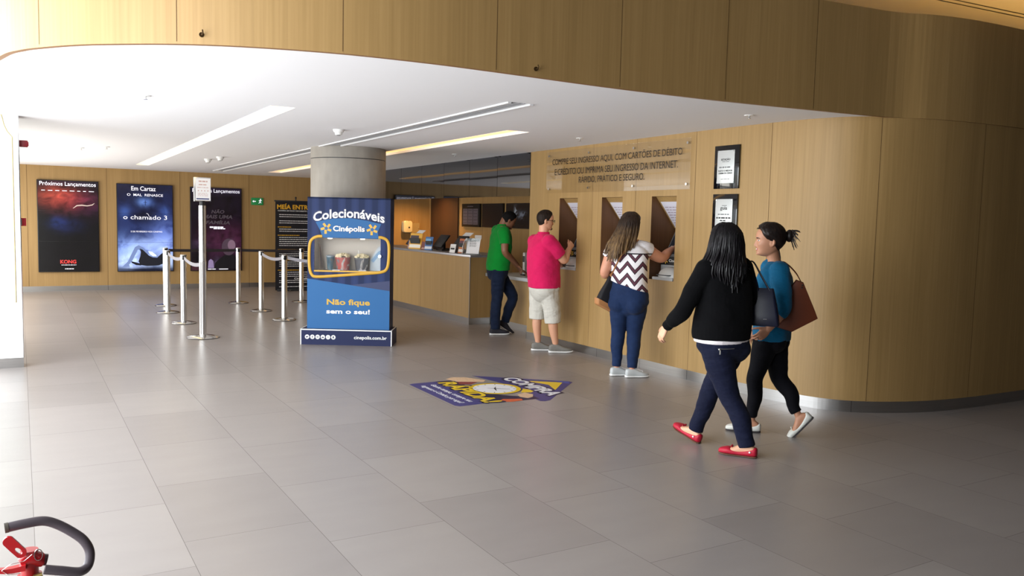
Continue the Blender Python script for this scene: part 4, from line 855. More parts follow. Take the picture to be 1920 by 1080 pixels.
t = thing('fire_sign','small red projecting fire sign on the pillar edge at head height','sign',(.012,9.78,1.43)); MB().box(0,.045,-.004,.004,0,.08).build('plate', mat('sign_red','#b01e28',.4), t); MB().box(0,.008,-.012,.012,.01,.07).build('bracket', M_STEEL, t)

# ---------------------------------------------------------------- fire extinguisher in the near left corner
A0 = np.array((.003,0,0))
t = thing('fire_extinguisher','red fire extinguisher with looping black hose in the near left corner','fire extinguisher',(.003,2.2,0))
M_RED = mat('extinguisher_red','#b01c22',.3,coat=.3)
MB().lathe([(.05,.10),(.075,.11),(.078,.14),(.078,.56),(.07,.63),(.045,.68),(.026,.705),(.026,.74)],32).build('cylinder', M_RED, t, 50)
MB().lathe([(.082,.115),(.084,.12),(.084,.15),(.08,.155)],32).build('stand_ring', M_BLACK, t, 50)
for k in range(3): a = 2*PI*k/3+.4; MB().tube([(.08*math.cos(a),.08*math.sin(a),.135),(.15*math.cos(a),.15*math.sin(a),.02),(.165*math.cos(a),.165*math.sin(a),.006)],.007,8).build('floor_stand_leg', M_BLACK, t, 40)
MB().cyl((0,0,.735),(0,0,.80),.019,n=18).tube([(-.02,-.01,.775),(.0,-.005,.782),(.02,0,.772),(.03,0,.765)],[.010,.018,.018,.013],14).build('valve_body', M_RED, t, 40)
MB().cyl((.022,0,.772),(.036,0,.768),.0135,n=16).build('gauge', mat('gauge_dark','#3a2428',.3), t, 40)
MB().cyl((.008,-.03,.738),(.026,-.03,.742),.010,n=12).build('hose_nut', mat('old_brass','#9c8a58',.35,.9), t, 40)
hp = spline([(0.030000000000000002, -0.03, 0.757), (0.064, -0.03, 0.747), (0.102, -0.025, 0.735), (0.122, -0.01, 0.741), (0.127, 0.0, 0.77), (0.11599999999999999, 0.005, 0.797), (0.096, 0.01, 0.818), (0.062, 0.015, 0.844), (0.031000000000000003, 0.015, 0.859), (-0.009000000000000001, 0.012, 0.86), (-0.045000000000000005, 0.01, 0.857)],8)
MB().tube(hp,.0112,14).build('hose', mat('black_rubber','#4c444a',.45), t, 60)
MB().tube([hp[-2],hp[-1],hp[-1]+(hp[-1]-hp[-2])*.8],.0120,14).build('hose_end', mat('worn_rubber','#4c463e',.6), t, 60)
a = MB(); L0 = np.array((-0.007, -0.02, 0.794))-A0; L1 = np.array((-0.04, -0.02, 0.837))-A0; d = (L1-L0)/np.linalg.norm(L1-L0); up = np.array((0,1.0,0)); s2 = np.cross(d,up); R = []; L1 = L1+d*.008
L = np.linalg.norm(L1-L0); O, I = [], []
for q in np.linspace(0,2*PI,28,endpoint=False):
    cq, sq = math.cos(q), math.sin(q); O.append((L*.5+(L*.5-.012)*(1 if cq > 0 else -1)*(abs(cq) > 1e-6)+.012*cq, .012*sq)); I.append((L*.30+.010*cq, .0048*sq))
P3d = lambda uv, h: L0+d*uv[0]+s2*uv[1]+up*h
for k in range(28):
    k2 = (k+1)%28; h = .004
    a.add([P3d(O[k],-h),P3d(O[k2],-h),P3d(I[k2],-h),P3d(I[k],-h),P3d(O[k],h),P3d(O[k2],h),P3d(I[k2],h),P3d(I[k],h)],[(0,1,2,3),(7,6,5,4),(0,4,5,1),(3,2,6,7)])
a.build('squeeze_lever', M_RED, t)
lo = MB(); L0 = np.array((-0.005, -0.02, 0.768))-A0; L1 = np.array((-0.056, -0.02, 0.776))-A0-np.array((.03,0,0)); R = [[(L0+(L1-L0)*u)+np.array((0,sy*.010*(1-.4*u),sz*.007*(1-.5*u)-.006*math.sin(u*PI))) for sy,sz in ((-1,-1),(1,-1),(1,1),(-1,1))] for u in np.linspace(0,1,7)]
lo.rings(R).build('carry_handle', M_RED, t, smooth=30)
c0 = np.array((0.021, -0.02, 0.791))-A0; MB().tube([tuple(c0+np.array((.0085*math.cos(q),0,.0135*math.sin(q)))) for q in np.linspace(0,2*PI,20,endpoint=False)],.0011,6,closed=True).build('pin_ring', M_CHROME, t, 60)
MB().tube([tuple(np.array(w_)-A0) for w_ in [(0.008, -0.03, 0.798), (-0.008, -0.03, 0.785), (-0.019, -0.03, 0.784), (-0.035, -0.03, 0.783), (-0.053, -0.03, 0.771), (-0.04, -0.03, 0.759), (-0.014, -0.03, 0.757)]],.0009,6).build('seal_wire', M_CHROME, t, 60)
# ---------------------------------------------------------------- people: skinned shells fused into continuous surfaces
A_ = lambda *p: np.array(p, float)
def unit(v): v = np.array(v, float); return v/(np.linalg.norm(v)+1e-12)
def loft(secs, n=28, pw=2.0):                   # secs: (centre, u, v, ru, rv)
    R = []
    for c,u,v,ru,rv in secs:
        R.append([c+u*ru*math.copysign(abs(math.cos(a))**(2/pw),math.cos(a))+v*rv*math.copysign(abs(math.sin(a))**(2/pw),math.sin(a)) for a in np.linspace(0,2*PI,n,endpoint=False)])
    return MB().rings(R)
def limb(keys, ref=(0,0,1.0), n=18, res=6, flat=1.0, caps=(True,True)):   # keys: (point, radius) ; rounded ends unless told otherwise
    K = np.array([list(p)+[r] for p,r in keys], float); S = spline(K,res); P, r = S[:,:3], np.maximum(S[:,3],.0015)
    T = np.gradient(P,axis=0); T /= np.linalg.norm(T,axis=1)[:,None]+1e-12
    u = np.cross(T[0],ref); u = np.cross(T[0],(1.0,.2,0)) if np.linalg.norm(u) < .1 else u; secs = []
    fr = []
    for i in range(len(P)):
        u = u-T[i]*(u@T[i]); u = unit(u); fr.append((u,np.cross(T[i],u)))
    if caps[0]:
        for a in (.25,.6,.85): secs.append((P[0]-T[0]*r[0]*math.cos(a*PI/2), fr[0][0], fr[0][1], r[0]*math.sin(a*PI/2), r[0]*flat*math.sin(a*PI/2)))
    for i in range(len(P)): secs.append((P[i],fr[i][0],fr[i][1],r[i],r[i]*flat))
    if caps[1]:
        for a in (.85,.6,.25): secs.append((P[-1]+T[-1]*r[-1]*math.cos(a*PI/2), fr[-1][0], fr[-1][1], r[-1]*math.sin(a*PI/2), r[-1]*flat*math.sin(a*PI/2)))
    return loft(secs,n)
def torso(rows, fwd, n=36, pw=2.3, res=5):      # rows: (s, d, z, half width, half depth[, turn]) 
    K = np.array([list(r)+[0]*(6-len(r)) for r in rows], float); S = spline(K,res); secs = []
    for s,d,z,hw,hd,tn in S:
        a = math.atan2(fwd[1],fwd[0])+tn; f = A_(math.cos(a),math.sin(a),0); secs.append((A_(s,d,z), A_(f[1],-f[0],0), f, hw, hd))
    return loft(secs,n,pw)
def seat(c, fwd, half, r, rz):                  # two rounded buttocks
    c = np.array(c,float); r_ = A_(fwd[1],-fwd[0],0); f = A_(fwd[0],fwd[1],0); o = MB()
    for sx in (-1,1): o.sphere(tuple(c-f*.052+r_*half*sx),(r,r,rz),20,12)
    return o
def merge(*mbs):
    o = MB()
    for m in mbs: o.add(m.v, m.f)
    return o
from mathutils import noise as mn
def folds(amp, fx, fz, seed):                   # soft cloth folds pressed into a garment
    def go(me):
        n = len(me.vertices); co = np.zeros(n*3); me.vertices.foreach_get('co',co); co = co.reshape(-1,3); no = np.zeros(n*3); me.vertices.foreach_get('normal',no); no = no.reshape(-1,3)
        h = np.array([mn.noise((x*fx+seed,y*fx,z*fz+.6*mn.noise((x*5,y*5,seed))+x*fx*.5))+.5*mn.noise((x*fx*2.1,y*fx*2.1+seed,z*fz*2.2)) for x,y,z in co]); h = np.sign(h)*np.abs(h)**.8
        me.vertices.foreach_set('co',(co+no*(h*amp)[:,None]).ravel())
    return go
def fuse(name, mb, mats, parent, voxel=.005, smooth=4, post=None):
    """one continuous skin out of overlapping shells"""
    me = bpy.data.meshes.new(name); me.from_pydata(mb.v, [], mb.f); me.update(); bm = bmesh.new(); bm.from_mesh(me); bmesh.ops.recalc_face_normals(bm, faces=bm.faces); bm.to_mesh(me); bm.free()
    o = bpy.data.objects.new(name, me); COL.objects.link(o)
    r = o.modifiers.new('r','REMESH'); r.mode = 'VOXEL'; r.voxel_size = voxel; r.use_smooth_shade = True
    if smooth: s = o.modifiers.new('s','SMOOTH'); s.iterations = smooth; s.factor = .5
    dg = bpy.context.evaluated_depsgraph_get(); out = bpy.data.meshes.new_from_object(o.evaluated_get(dg)); bpy.data.objects.remove(o); bpy.data.meshes.remove(me)
    out.name = name; out.materials.clear()
    for m in (mats if isinstance(mats,(list,tuple)) else [mats]): out.materials.append(m)
    out.polygons.foreach_set('use_smooth',[True]*len(out.polygons))
    if post: post(out)
    out.update(); return link(name, out, parent)
# --- head
HZ = A_(0,8,14,22,30,40,46,53,62,72,85,100,112,125,145,165,185,203,216,222,225)/1000
HF = A_(40,80,85,84,79,82,80,83,82,83,85,86,85,91,92,88,76,57,36,20,2)/1000
HB = A_(20,30,36,42,50,60,65,69,75,80,86,92,95,98,99,96,85,66,42,24,2)/1000
HW = A_(16,32,40,47,52,56,58,60,63,66,69,71.5,72.5,74,75.5,74,66,51,33,19,2)/1000
def head_xy(th, z, grow=0.0):
    w, f, b = np.interp(z,HZ,HW)+grow, np.interp(z,HZ,HF)+grow, np.interp(z,HZ,HB)+grow; c, s = math.cos(th), math.sin(th)
    e = 2/2.25; return w*math.copysign(abs(s)**e,s), (f if c > 0 else b)*math.copysign(abs(c)**e,c)
def head_shell(smile=0.0):
    zs = np.concatenate([np.linspace(0,.13,64),np.linspace(.134,.224,26)]); n = 128; R = []
    G = lambda v,c,s: math.exp(-((v-c)/s)**2)
    nz = ([.058,.064,.069,.074,.082,.092,.104,.114,.122],[0,.010,.019,.021,.018,.013,.008,.003,0])
    for z in zs:
        ring = []
        for k in range(n):
            q = k/n*2*PI-PI; th = q-.45*math.sin(q)                      # denser towards the face
            x, y = head_xy(th,z)
            if math.cos(th) > 0:
                ax = abs(x); wN = .0075+.0065*G(z,.066,.010)
                y += np.interp(z,*nz)*math.exp(-(x/wN)**2)
                y -= .007*G(ax,.031,.014)*G(z,.110,.010); y += .0035*G(ax,.031,.010)*G(z,.109,.0055)
                y += .003*G(ax,.026,.018)*G(z,.125,.006)
                y += .0045*math.exp(-(x/.021)**2)*(G(z,.0535,.0048)+1.1*G(z,.0415,.0055)); y -= .0035*math.exp(-(x/.025)**2)*G(z,.0475+smile*ax*.25,.0024)
                y += (.0035+.004*smile)*G(ax,.043,.016)*G(z,.078,.018); y -= .002*G(ax,.028,.01)*G(z,.055,.012)
            ring.append((x,y,z))
        R.append(ring)
    o = MB().rings(R)
    for sx in (-1,1):                                                    # ears
        E_ = MB().tube([(sx*(.069+.010*math.sin(t*PI)),-.012-.013*math.sin(t*PI),.070+.060*t) for t in np.linspace(0,1,9)],[.006,.009,.011,.012,.012,.012,.012,.010,.006],10,flat=.55); o.add(E_.v,E_.f)
        E_ = MB().sphere((sx*.072,-.010,.096),(.006,.016,.028),10,8); o.add(E_.v,E_.f)
    return o
def head_matrix(pos, fwd, pitch=0, roll=0, hs=1.0):
    f = unit((fwd[0],fwd[1],0)); r = A_(f[1],-f[0],0); up = A_(0,0,1.0); cp, sp = math.cos(pitch), math.sin(pitch)
    f2 = f*cp-up*sp; u2 = up*cp+f*sp; cr, sr = math.cos(roll), math.sin(roll); r3 = r*cr+u2*sr; u3 = u2*cr-r*sr
    return np.column_stack([r3*hs,f2*hs,u3*hs,np.array(pos,float)])
def xf(M, mb): o = MB(); V = np.array(mb.v); o.v = [tuple(p) for p in V@M[:,:3].T+M[:,3]]; o.f = mb.f; o.m = mb.m; return o
def xfp(M, p): return M[:,:3]@np.array(p,float)+M[:,3]
def face_paint(M):                              # eyes, brows and lips get their own material on the one body mesh
    Mi = np.linalg.inv(M[:,:3])
    def go(me):
        n = len(me.polygons); c = np.zeros(n*3); me.polygons.foreach_get('center',c); L = (c.reshape(-1,3)-M[:,3])@Mi.T; x,y,z = np.abs(L[:,0]),L[:,1],L[:,2]; idx = np.zeros(n,int); fr = y > .05
        idx[fr & (((x-.031)/.0125)**2+((z-.109)/.0048)**2 < 1)] = 3; idx[fr & (((x-.031)/.0052)**2+((z-.109)/.0052)**2 < 1)] = 2
        idx[fr & (x > .014) & (x < .05) & (abs(z-(.1255-.12*np.maximum(0,x-.036))) < .0032)] = 2
        idx[fr & (x < .024) & (((x/.024)**2+((z-.0475)/.0105)**2) < 1)] = 1
        me.polygons.foreach_set('material_index', idx)
    return go
HL_T = np.radians(A_(0,25,45,62,74,84,95,110,130,155,180))
def hair_cap(M, name, m, parent, hl, t=.010, bumpy=.0015, seed=0, nose_part=0):
    """scalp hair: hairline heights hl at azimuths 0..180 degrees from the face"""
    r = np.random.default_rng(seed); n = 96; nu = 22; outer = []; inner = []
    for j in range(nu+1):
        u = j/nu; ro, ri = [], []
        for k in range(n):
            th = k/n*2*PI-PI; z0 = np.interp(abs(th),HL_T,hl); z = z0+(.2245-z0)*math.sin(u*PI/2); tt = t*min(1,.15+u*5)+r.uniform(-bumpy,bumpy)
            x, y = head_xy(th,z,tt); up = tt*max(0,(z-.15)/.075); ro.append((x,y,z+up)); x, y = head_xy(th,z,-.004); ri.append((x,y,z-.003))
        outer.append(ro); inner.append(ri)
    o = MB().rings(inner[::-1]+outer); return xf(M,o).build(name, m, parent, smooth=80)
def strands(mb, paths, r0, n=5):
    for P in paths:
        L = len(P); mb.tube(P,[r0*(.45+.75*math.sin(PI*min(.92,.12+.8*i/(L-1)))) for i in range(L)],n)
    return mb
# --- hands: palm and five fingers
def hand(wrist, d, nrm, thumb, curl=(.25,.35,.35), scale=1.0, spread=.09, thumb_out=.75):
    """d towards the fingers, nrm out of the palm, thumb=+1/-1 picks the thumb's side"""
    d = unit(d); nrm = unit(np.array(nrm,float)-d*(np.array(nrm,float)@d)); s = np.cross(nrm,d)*thumb; k = scale; W = np.array(wrist,float); o = MB()
    P = loft([(W-d*.02*k,s,nrm,.024*k,.018*k),(W+d*.005*k,s,nrm,.026*k,.017*k),(W+d*.03*k,s,nrm,.036*k,.017*k),(W+d*.06*k,s,nrm,.041*k,.015*k),(W+d*.085*k,s,nrm,.040*k,.0125*k),(W+d*.094*k,s,nrm,.034*k,.008*k)],20,2.4); o.add(P.v,P.f)
    for i,(off,L,r,base) in enumerate(((.029,.072,.0088,.084),(.0095,.080,.0092,.089),(-.0105,.074,.0088,.086),(-.030,.058,.0078,.078))):
        a = spread*(1.5-i); dd = unit(d*math.cos(a)+s*math.sin(a)); p = W+d*base*k+s*off*k; ang = 0; pts = [(p-dd*.012*k,r*k),(p,r*1.02*k)]
        for seg,(fr,cu) in enumerate(zip((.46,.30,.24),curl)):
            ang += cu*(1+.12*i); q = dd*math.cos(ang)+nrm*math.sin(ang); p = p+q*L*fr*k; pts.append((p,r*k*(.96,.88,.74)[seg]))
        f = limb(pts,n=10,res=3); o.add(f.v,f.f)
    p = W+d*.022*k+s*.030*k; dd = unit(d*math.cos(thumb_out)+s*math.sin(thumb_out)+nrm*.25); pts = [(p-dd*.02*k,.012*k),(p,.0125*k)]
    for fr, q, r in ((.034,dd,.0108),(.026,unit(dd+d*.35+nrm*.2),.0098),(.022,unit(dd+d*.6+nrm*.3),.0078)): p = p+q*fr*k; pts.append((p,r*k))
    f = limb(pts,n=10,res=3); o.add(f.v,f.f); return o
# --- feet and shoes
FOOT = [(-.064,.012,.010,.035),(-.052,.026,.002,.062),(-.02,.031,0,.085),(.015,.032,0,.088),(.05,.035,0,.066),(.09,.041,0,.046),(.13,.043,0,.033),(.158,.036,0,.026),(.176,.018,.003,.018)]
FLAT = [(-.072,.014,.004,.05),(-.06,.030,-.004,.060),(-.03,.036,-.006,.050),(.02,.037,-.006,.034),(.06,.040,-.006,.030),(.095,.046,-.006,.036),(.125,.048,-.006,.043),(.155,.042,-.006,.037),(.182,.026,-.005,.028),(.194,.008,-.002,.016)]
SNEAK = [(-.074,.014,.004,.06),(-.062,.032,0,.078),(-.03,.038,-.002,.088),(.012,.040,-.002,.092),(.045,.042,-.002,.082),(.085,.047,-.002,.064),(.125,.050,-.002,.050),(.16,.044,-.002,.042),(.19,.028,.0,.034),(.202,.010,.004,.022)]
SOLE = [(-.078,.018,-.012,.010),(-.066,.036,-.014,.012),(-.03,.042,-.014,.010),(.02,.041,-.014,.008),(.07,.046,-.014,.008),(.125,.053,-.014,.009),(.165,.047,-.013,.011),(.195,.031,-.011,.013),(.208,.012,-.006,.013)]
FSOLE = [(a,b+.001,-.012,-.002) for a,b,_,_ in FLAT]
def foot_shell(prof, k=1.0):
    S = spline(np.array(prof),5); secs = []
    for y,w,z0,z1 in S: secs.append((A_(0,y,(z0+z1)/2)*k, A_(1.0,0,0), A_(0,0,1.0), max(w,.004)*k, max((z1-z0)/2,.003)*k))
    return loft(secs,24,2.5)
def foot_matrix(pos, dr, pitch=0, pivot=0, k=1.0):
    """pos: floor point under the ankle; pitch>0 lifts the toe about pivot (y along the foot)"""
    f = unit((dr[0],dr[1],0)); r = A_(f[1],-f[0],0); up = A_(0,0,1.0); c, s = math.cos(pitch), math.sin(pitch)
    fy = f*c+up*s; uz = up*c-f*s; piv = np.array((pos[0],pos[1],.014))+f*pivot
    M = np.column_stack([r,fy,uz,piv-fy*pivot]); return M
def sneaker(M, parent, upper, sole, k=1.0, laces=None):
    u = xf(M, foot_shell(SNEAK,k)).build('shoe', upper, parent, smooth=80); xf(M, foot_shell(SOLE,k)).build('sole', sole, u, smooth=60)
    if laces:
        l = MB()
        for i in range(5):
            y = .035+.018*i; z = np.interp(y,[p[0] for p in SNEAK],[p[3] for p in SNEAK])+.002; l.tube([(-.024,y-.004,z-.012),(-.01,y,z),(.01,y+.003,z),(.024,y+.006,z-.012)],.003,6)
        xf(M,l).build('laces', laces, u, smooth=60)
    return u
def flat_shoe(M, parent, m, solem, bow=True, k=1.0):
    u = xf(M, foot_shell(FLAT,k)).build('shoe', m, parent, smooth=80); xf(M, foot_shell(FSOLE,k)).build('sole', solem, u, smooth=60)
    if bow:
        b = MB()
        for sx in (-1,1): b.tube([(0,.10,.045),(sx*.012,.102,.055),(sx*.024,.104,.05),(sx*.014,.098,.046),(0,.10,.045)],.004,6)
        b.sphere((0,.10,.047),.006,8,6); xf(M,b).build('bow', m, u, smooth=60)
    return u
def fabric(name, color, sc=(9,9,16), bs=.55, bd=.018, amt=.1, rough=.85, sheen=.15, fine=None):
    return mat(name, color, rough, noise=((14,14,14),amt), bump=(sc,bs,bd), sheen=sheen*.4, spec=.15)
def skin_set(tag_, base, lips):
    return [mat('skin_'+tag_,base,.48,noise=((30,30,30),.06)), mat('lips_'+tag_,lips,.4), mat('dark_hair_brow_'+tag_,'#1a120e',.6), mat('eye_white','#e4dfd8',.25)]
def hair_mat(name, c0, c1, rough=.38):
    g = Graph(name); n = g.noise((70,70,5),4); g.set(Base_Color=g.ramp(n,[(.35,c0),(.65,c1)]), Roughness=rough, Specular_IOR_Level=.4 if rough < .5 else .15); g.bump(n,.5,.004); return g.m
def person(label, base, group=None):
    yaw = math.atan2(base[0],base[1]); return thing('person', label, 'person', (base[0],base[1],0), -yaw)

# ================================================================ woman in black cardigan, walking away
p = person('woman with long black hair, black cardigan, dark jeans and red flat shoes, walking away', (4.28,4.25))
fw = unit((-.62,.78)); rt = A_(fw[1],-fw[0])
SK = skin_set('fair','#d9a585','#b8605a')
HM = head_matrix((.0,.02,1.385),(-.72,.69),.05,0,1.0)
fL = foot_matrix((.205,-.15),(-.95,.22),0); fR = foot_matrix((-.175,.135),(-.78,.62),math.radians(17),-.06)
aL, aR = xfp(fL,(0,0,.085)), xfp(fR,(0,0,.085))
shL, shR = A_(-.135,-.115,1.285), A_(.135,.125,1.30); elL, wrL = A_(-.262,-.12,1.01), A_(-.388,-.01,.862); elR, wrR = A_(.20,.14,1.03), A_(.10,.30,1.06)
hipL, hipR = A_(-.045,-.06,.76), A_(.085,.07,.76); knL, knR = A_(.075,-.085,.405), A_(-.055,.115,.415)
TR = [(.015,0,.70,.16,.13),(.01,.0,.80,.165,.135),(.0,0,.95,.15,.12),(.0,0,1.1,.155,.125),(.0,0,1.22,.165,.115),(.0,.005,1.30,.14,.085),(.0,.01,1.345,.075,.06)]
body = merge(xf(HM,head_shell()), limb([((0,.0,1.29),.062),((.0,.012,1.36),.052),((-.005,.02,1.43),.054)]), torso(TR,fw),
    limb([(shL,.055),(elL,.042),(wrL-unit(wrL-elL)*.02,.027)]), limb([(shR,.055),(elR,.042),(wrR,.027)]),
    hand(wrL,A_(-.45,.20,-.86),A_(.70,.60,-.2),1,(.35,.45,.3),.92), hand(wrR,A_(-.3,.5,.6),A_(.3,-.8,.3),-1,(.9,.9,.6),.92),
    limb([(hipL,.075),((hipL+knL)/2,.068),(knL,.045),((knL+aL)/2+A_(.012,-.005,.03),.038),(aL,.029)]), limb([(hipR,.075),((hipR+knR)/2,.068),(knR,.045),((knR+aR)/2+A_(.015,-.01,.02),.036),(aR,.029)]),
    xf(fL,foot_shell(FOOT)), xf(fR,foot_shell(FOOT)))
fuse('body', body, SK, p, .0045, 3, face_paint(HM))
M_JEAN = fabric('indigo_denim','#11152a',(10,10,22),.7,.02,.25,.8,.1)
jeans = merge(seat((.015,0,.735),fw,.075,.10,.105),torso([(.015,0,.62,.05,.05),(.015,0,.655,.12,.11),(.015,0,.72,.183,.15),(.012,0,.78,.185,.16),(.01,0,.86,.175,.145),(.005,0,.93,.165,.135)],fw),
    limb([(hipL+A_(0,0,.02),.115),(hipL*.65+knL*.35,.108),(hipL*.3+knL*.7,.088),(knL,.074),((knL+aL)/2+A_(.01,-.006,.02),.070),(aL*.8+knL*.2,.062),(aL+A_(0,0,-.03),.060)],caps=(True,False)),
    limb([(hipR+A_(0,0,.02),.115),(hipR*.65+knR*.35,.105),(hipR*.3+knR*.7,.085),(knR,.070),((knR+aR)/2+A_(.014,-.01,.02),.066),(aR*.8+knR*.2,.058),(aR+A_(0,0,-.025),.057)],caps=(True,False)))
j = fuse('jeans', jeans, M_JEAN, p, .006, 14, folds(.0055,5,11,1))
pk = -fw*.172-rt*.075
MB().tube([(pk[0]+rt[0]*o-fw[0]*b,pk[1]+rt[1]*o-fw[1]*b,.752+.02*o) for o,b in ((-.06,-.034),(-.03,-.016),(0,-.005),(.03,.0),(.055,-.001))],.0022,6).build('pocket_zipper', mat('zip_silver','#c9c7c0',.3,.9), j, 60)
MB().sphere((pk[0]-rt[0]*.055+fw[0]*.022,pk[1]-rt[1]*.055+fw[1]*.022,.748),.008,8,6).box(pk[0]-rt[0]*.055+fw[0]*.015-.004,pk[0]-rt[0]*.055+fw[0]*.015+.004,pk[1]-rt[1]*.055+fw[1]*.015-.012,pk[1]-rt[1]*.055+fw[1]*.015-.006,.715,.745).build('zip_pull', mat('zip_silver'), j, 60)
fuse('white_shirt', torso([(.0,0,.775,.196,.168),(.0,0,.82,.197,.170),(.0,0,.93,.185,.155)],fw,pw=2.2), fabric('white_cotton','#e4dcde',(14,14,20),.6,.02,.03), p, .006, 2)
M_KNIT = fabric('black_knit','#060608',(8,8,10),.6,.02,.2,.95,.04)
card = merge(torso([(.0,0,.80,.203,.172),(.0,0,.86,.210,.176),(.008,0,.98,.208,.17),(.008,0,1.1,.2,.16),(.0,0,1.2,.198,.145),(.0,.0,1.28,.18,.115),(.0,.008,1.335,.11,.075),(.0,.012,1.36,.07,.06)],fw),
    limb([(shL+A_(.02,.02,-.0),.085),(shL*.6+elL*.4,.072),(elL,.062),((elL+wrL)/2,.054),(wrL-unit(wrL-elL)*.065,.047),(wrL-unit(wrL-elL)*.05,.039),(wrL-unit(wrL-elL)*.0,.037)],caps=(True,False)),
    limb([(shR+A_(-.02,-.02,0),.085),(shR*.6+elR*.4,.07),(elR,.06),((elR+wrR)/2,.052),(wrR,.04)],caps=(True,False)))
fuse('cardigan', card, M_KNIT, p, .006, 5, folds(.006,5,6,2))
M_REDS = mat('red_suede','#b01430',.55,noise=((30,30,30),.12)); M_TSOLE = mat('tan_sole','#6c4a3a',.7)
for f_ in (fL,fR):
    u = flat_shoe(f_,p,M_REDS,M_TSOLE); b = MB().sphere((-.040,-.028,.03),(.003,.007,.007),10,8); xf(f_,b).build('side_button', M_PAPER, u, smooth=60)
M_HB = hair_mat('black_hair','#050406','#100c12')
def curtain(parent, name, m, rows, bk, phi, ns, r0, seed, zend, flare=.02):
    """long loose hair: rows of (z, s, d, half width, half depth) from crown to tips, hanging on side bk"""
    q = np.random.default_rng(seed); bk = unit((bk[0],bk[1],0)); sd = A_(-bk[1],bk[0],0); K = np.array(rows,float); zz = K[:,0]
    at = lambda z,ph,g: A_(np.interp(-z,-zz,K[:,1]),np.interp(-z,-zz,K[:,2]),z)+bk*(np.interp(-z,-zz,K[:,4])*g)*math.cos(ph)+sd*(np.interp(-z,-zz,K[:,3])*g)*math.sin(ph)
    zs = np.linspace(zz[0],zz[-1],34); n = 22; o = MB(); R = []
    for z in zs:
        R.append([at(z,ph,.97) for ph in np.linspace(-phi,phi,n)]+[at(z,ph,.62) for ph in np.linspace(phi,-phi,n)])
    o.rings(R)
    paths = []
    for k in range(ns):
        ph = q.uniform(-phi,phi); ze = zend(ph/phi)+q.normal(0,.025); w1, w2 = q.normal(0,.006,2); fl = q.normal(0,flare); zt = zz[0]-q.uniform(0,.03); P = []
        for t in np.linspace(0,1,15):
            z = zt+(ze-zt)*t; zc_ = max(z,zz[-1]); a = at(zc_,ph+fl*t,1.0+.02*q.random()); P.append((a[0]+w1*math.sin(6*t+k)*t+fl*t*t*sd[0],a[1]+w2*math.sin(5*t+k)*t+fl*t*t*sd[1],z))
        paths.append(P)
    strands(o,paths,r0); return o.build(name, m, parent, smooth=80)
hair_cap(HM,'hair_crown',M_HB,p,A_(.19,.18,.16,.12,.09,.06,.05,.03,.02,.0,.0),.016,.002,1)
bk = (.72,-.69)
curtain(p,'long_hair',M_HB,[(1.625,0,.02,.03,.03),(1.60,0,.015,.075,.075),(1.55,0,.01,.105,.115),(1.48,.0,.005,.122,.122),(1.40,-.005,.0,.13,.135),(1.33,-.02,-.01,.15,.16),(1.27,-.03,-.01,.135,.17),(1.21,-.035,-.005,.09,.175)],bk,1.9,260,.0065,3,lambda u: 1.22+.05*abs(u)-.03*(u<0))
# stray locks blowing to the left side
q = np.random.default_rng(5); o = MB(); strands(o,[[(-.10-.012*t*k-.13*t*t*q.uniform(.5,1),-.06-.03*t,1.45-.26*t+.01*k) for t in np.linspace(0,1,9)] for k in q.uniform(-1,1,14)],.004); strands(o,[[(.10+.07*t*t*q.uniform(.3,1.2),.02-.02*t,1.47-.17*t+.01*k) for t in np.linspace(0,1,9)] for k in q.uniform(-1,1,10)],.0035); o.build('stray_locks', M_HB, p, smooth=80)

# navy bag hanging from her right shoulder (a thing of its own)
bm_ = thing('tote_bag','navy leather tote bag hanging between the two walking women','bag',tuple(p.matrix_basis @ Vector((.30,.12,.895))),p.rotation_euler[2]+math.radians(-6))
M_NAVL = mat('navy_leather','#0f1226',.4,bump=((60,60,60),.15,.002))
R = []
for z,hw,hd in ((0,.094,.055),(.01,.098,.062),(.08,.094,.058),(.18,.080,.042),(.262,.066,.022),(.268,.06,.018)):
    R.append([(x-.018*z/.27,y,z) for x,y in rrect(-hw,hw,-hd,hd,min(hd*.6,.02),4)])
MB().rings(R).build('bag_body', M_NAVL, bm_, smooth=50)
for y in (-.022,.022): MB().tube(spline([(-.055,y,.25),(-.075,y,.32),(-.105,y*.8,.40),(-.13,y*.4,.445),(-.10,y*.4+.01,.45),(-.045,y+.004,.36),(.02,y,.25)],6),.0075,8,flat=.55).build('handle', M_NAVL, bm_, 50)
MB().box(-.012,.012,-.066,-.060,.05,.052).cyl((.075,-.045,.02),(.075,-.06,.02),.006,n=10).build('stud', M_CHROME, bm_)

# ================================================================ woman in teal blouse, walking beside her
p = person('smiling woman in teal blouse with hair in a bun, black trousers and white flats, walking', (4.95,4.4))
fw = unit((-.97,.22)); rt = A_(fw[1],-fw[0])
SK = skin_set('tan','#c08a6c','#a8504c')
HM = head_matrix((-.045,-.01,1.375),(-.985,-.17),-.02,0,1.09)
fL = foot_matrix((-.11,.0),(-1,-.06),0); fR = foot_matrix((.335,-.0),(-1,-.05),math.radians(-50),.125)
aL, aR = xfp(fL,(0,0,.085)), xfp(fR,(0,-.005,.085))
shL, shR = A_(.045,-.155,1.275), A_(-.02,.16,1.285); elL, wrL = A_(.078,-.205,1.0), A_(-.015,-.225,.845); elR, wrR = A_(-.0,.21,1.0), A_(-.09,.2,.80)
hipL, hipR = A_(-.015,-.075,.78), A_(.015,.08,.78); knL, knR = A_(-.10,-.045,.425), A_(.085,.05,.425)
TR = [(.0,0,.70,.15,.115),(.0,.0,.80,.155,.12),(.005,0,.95,.13,.10),(.01,0,1.1,.14,.105),(.012,0,1.22,.155,.105),(.012,.0,1.29,.135,.08),(.012,.0,1.335,.07,.055)]
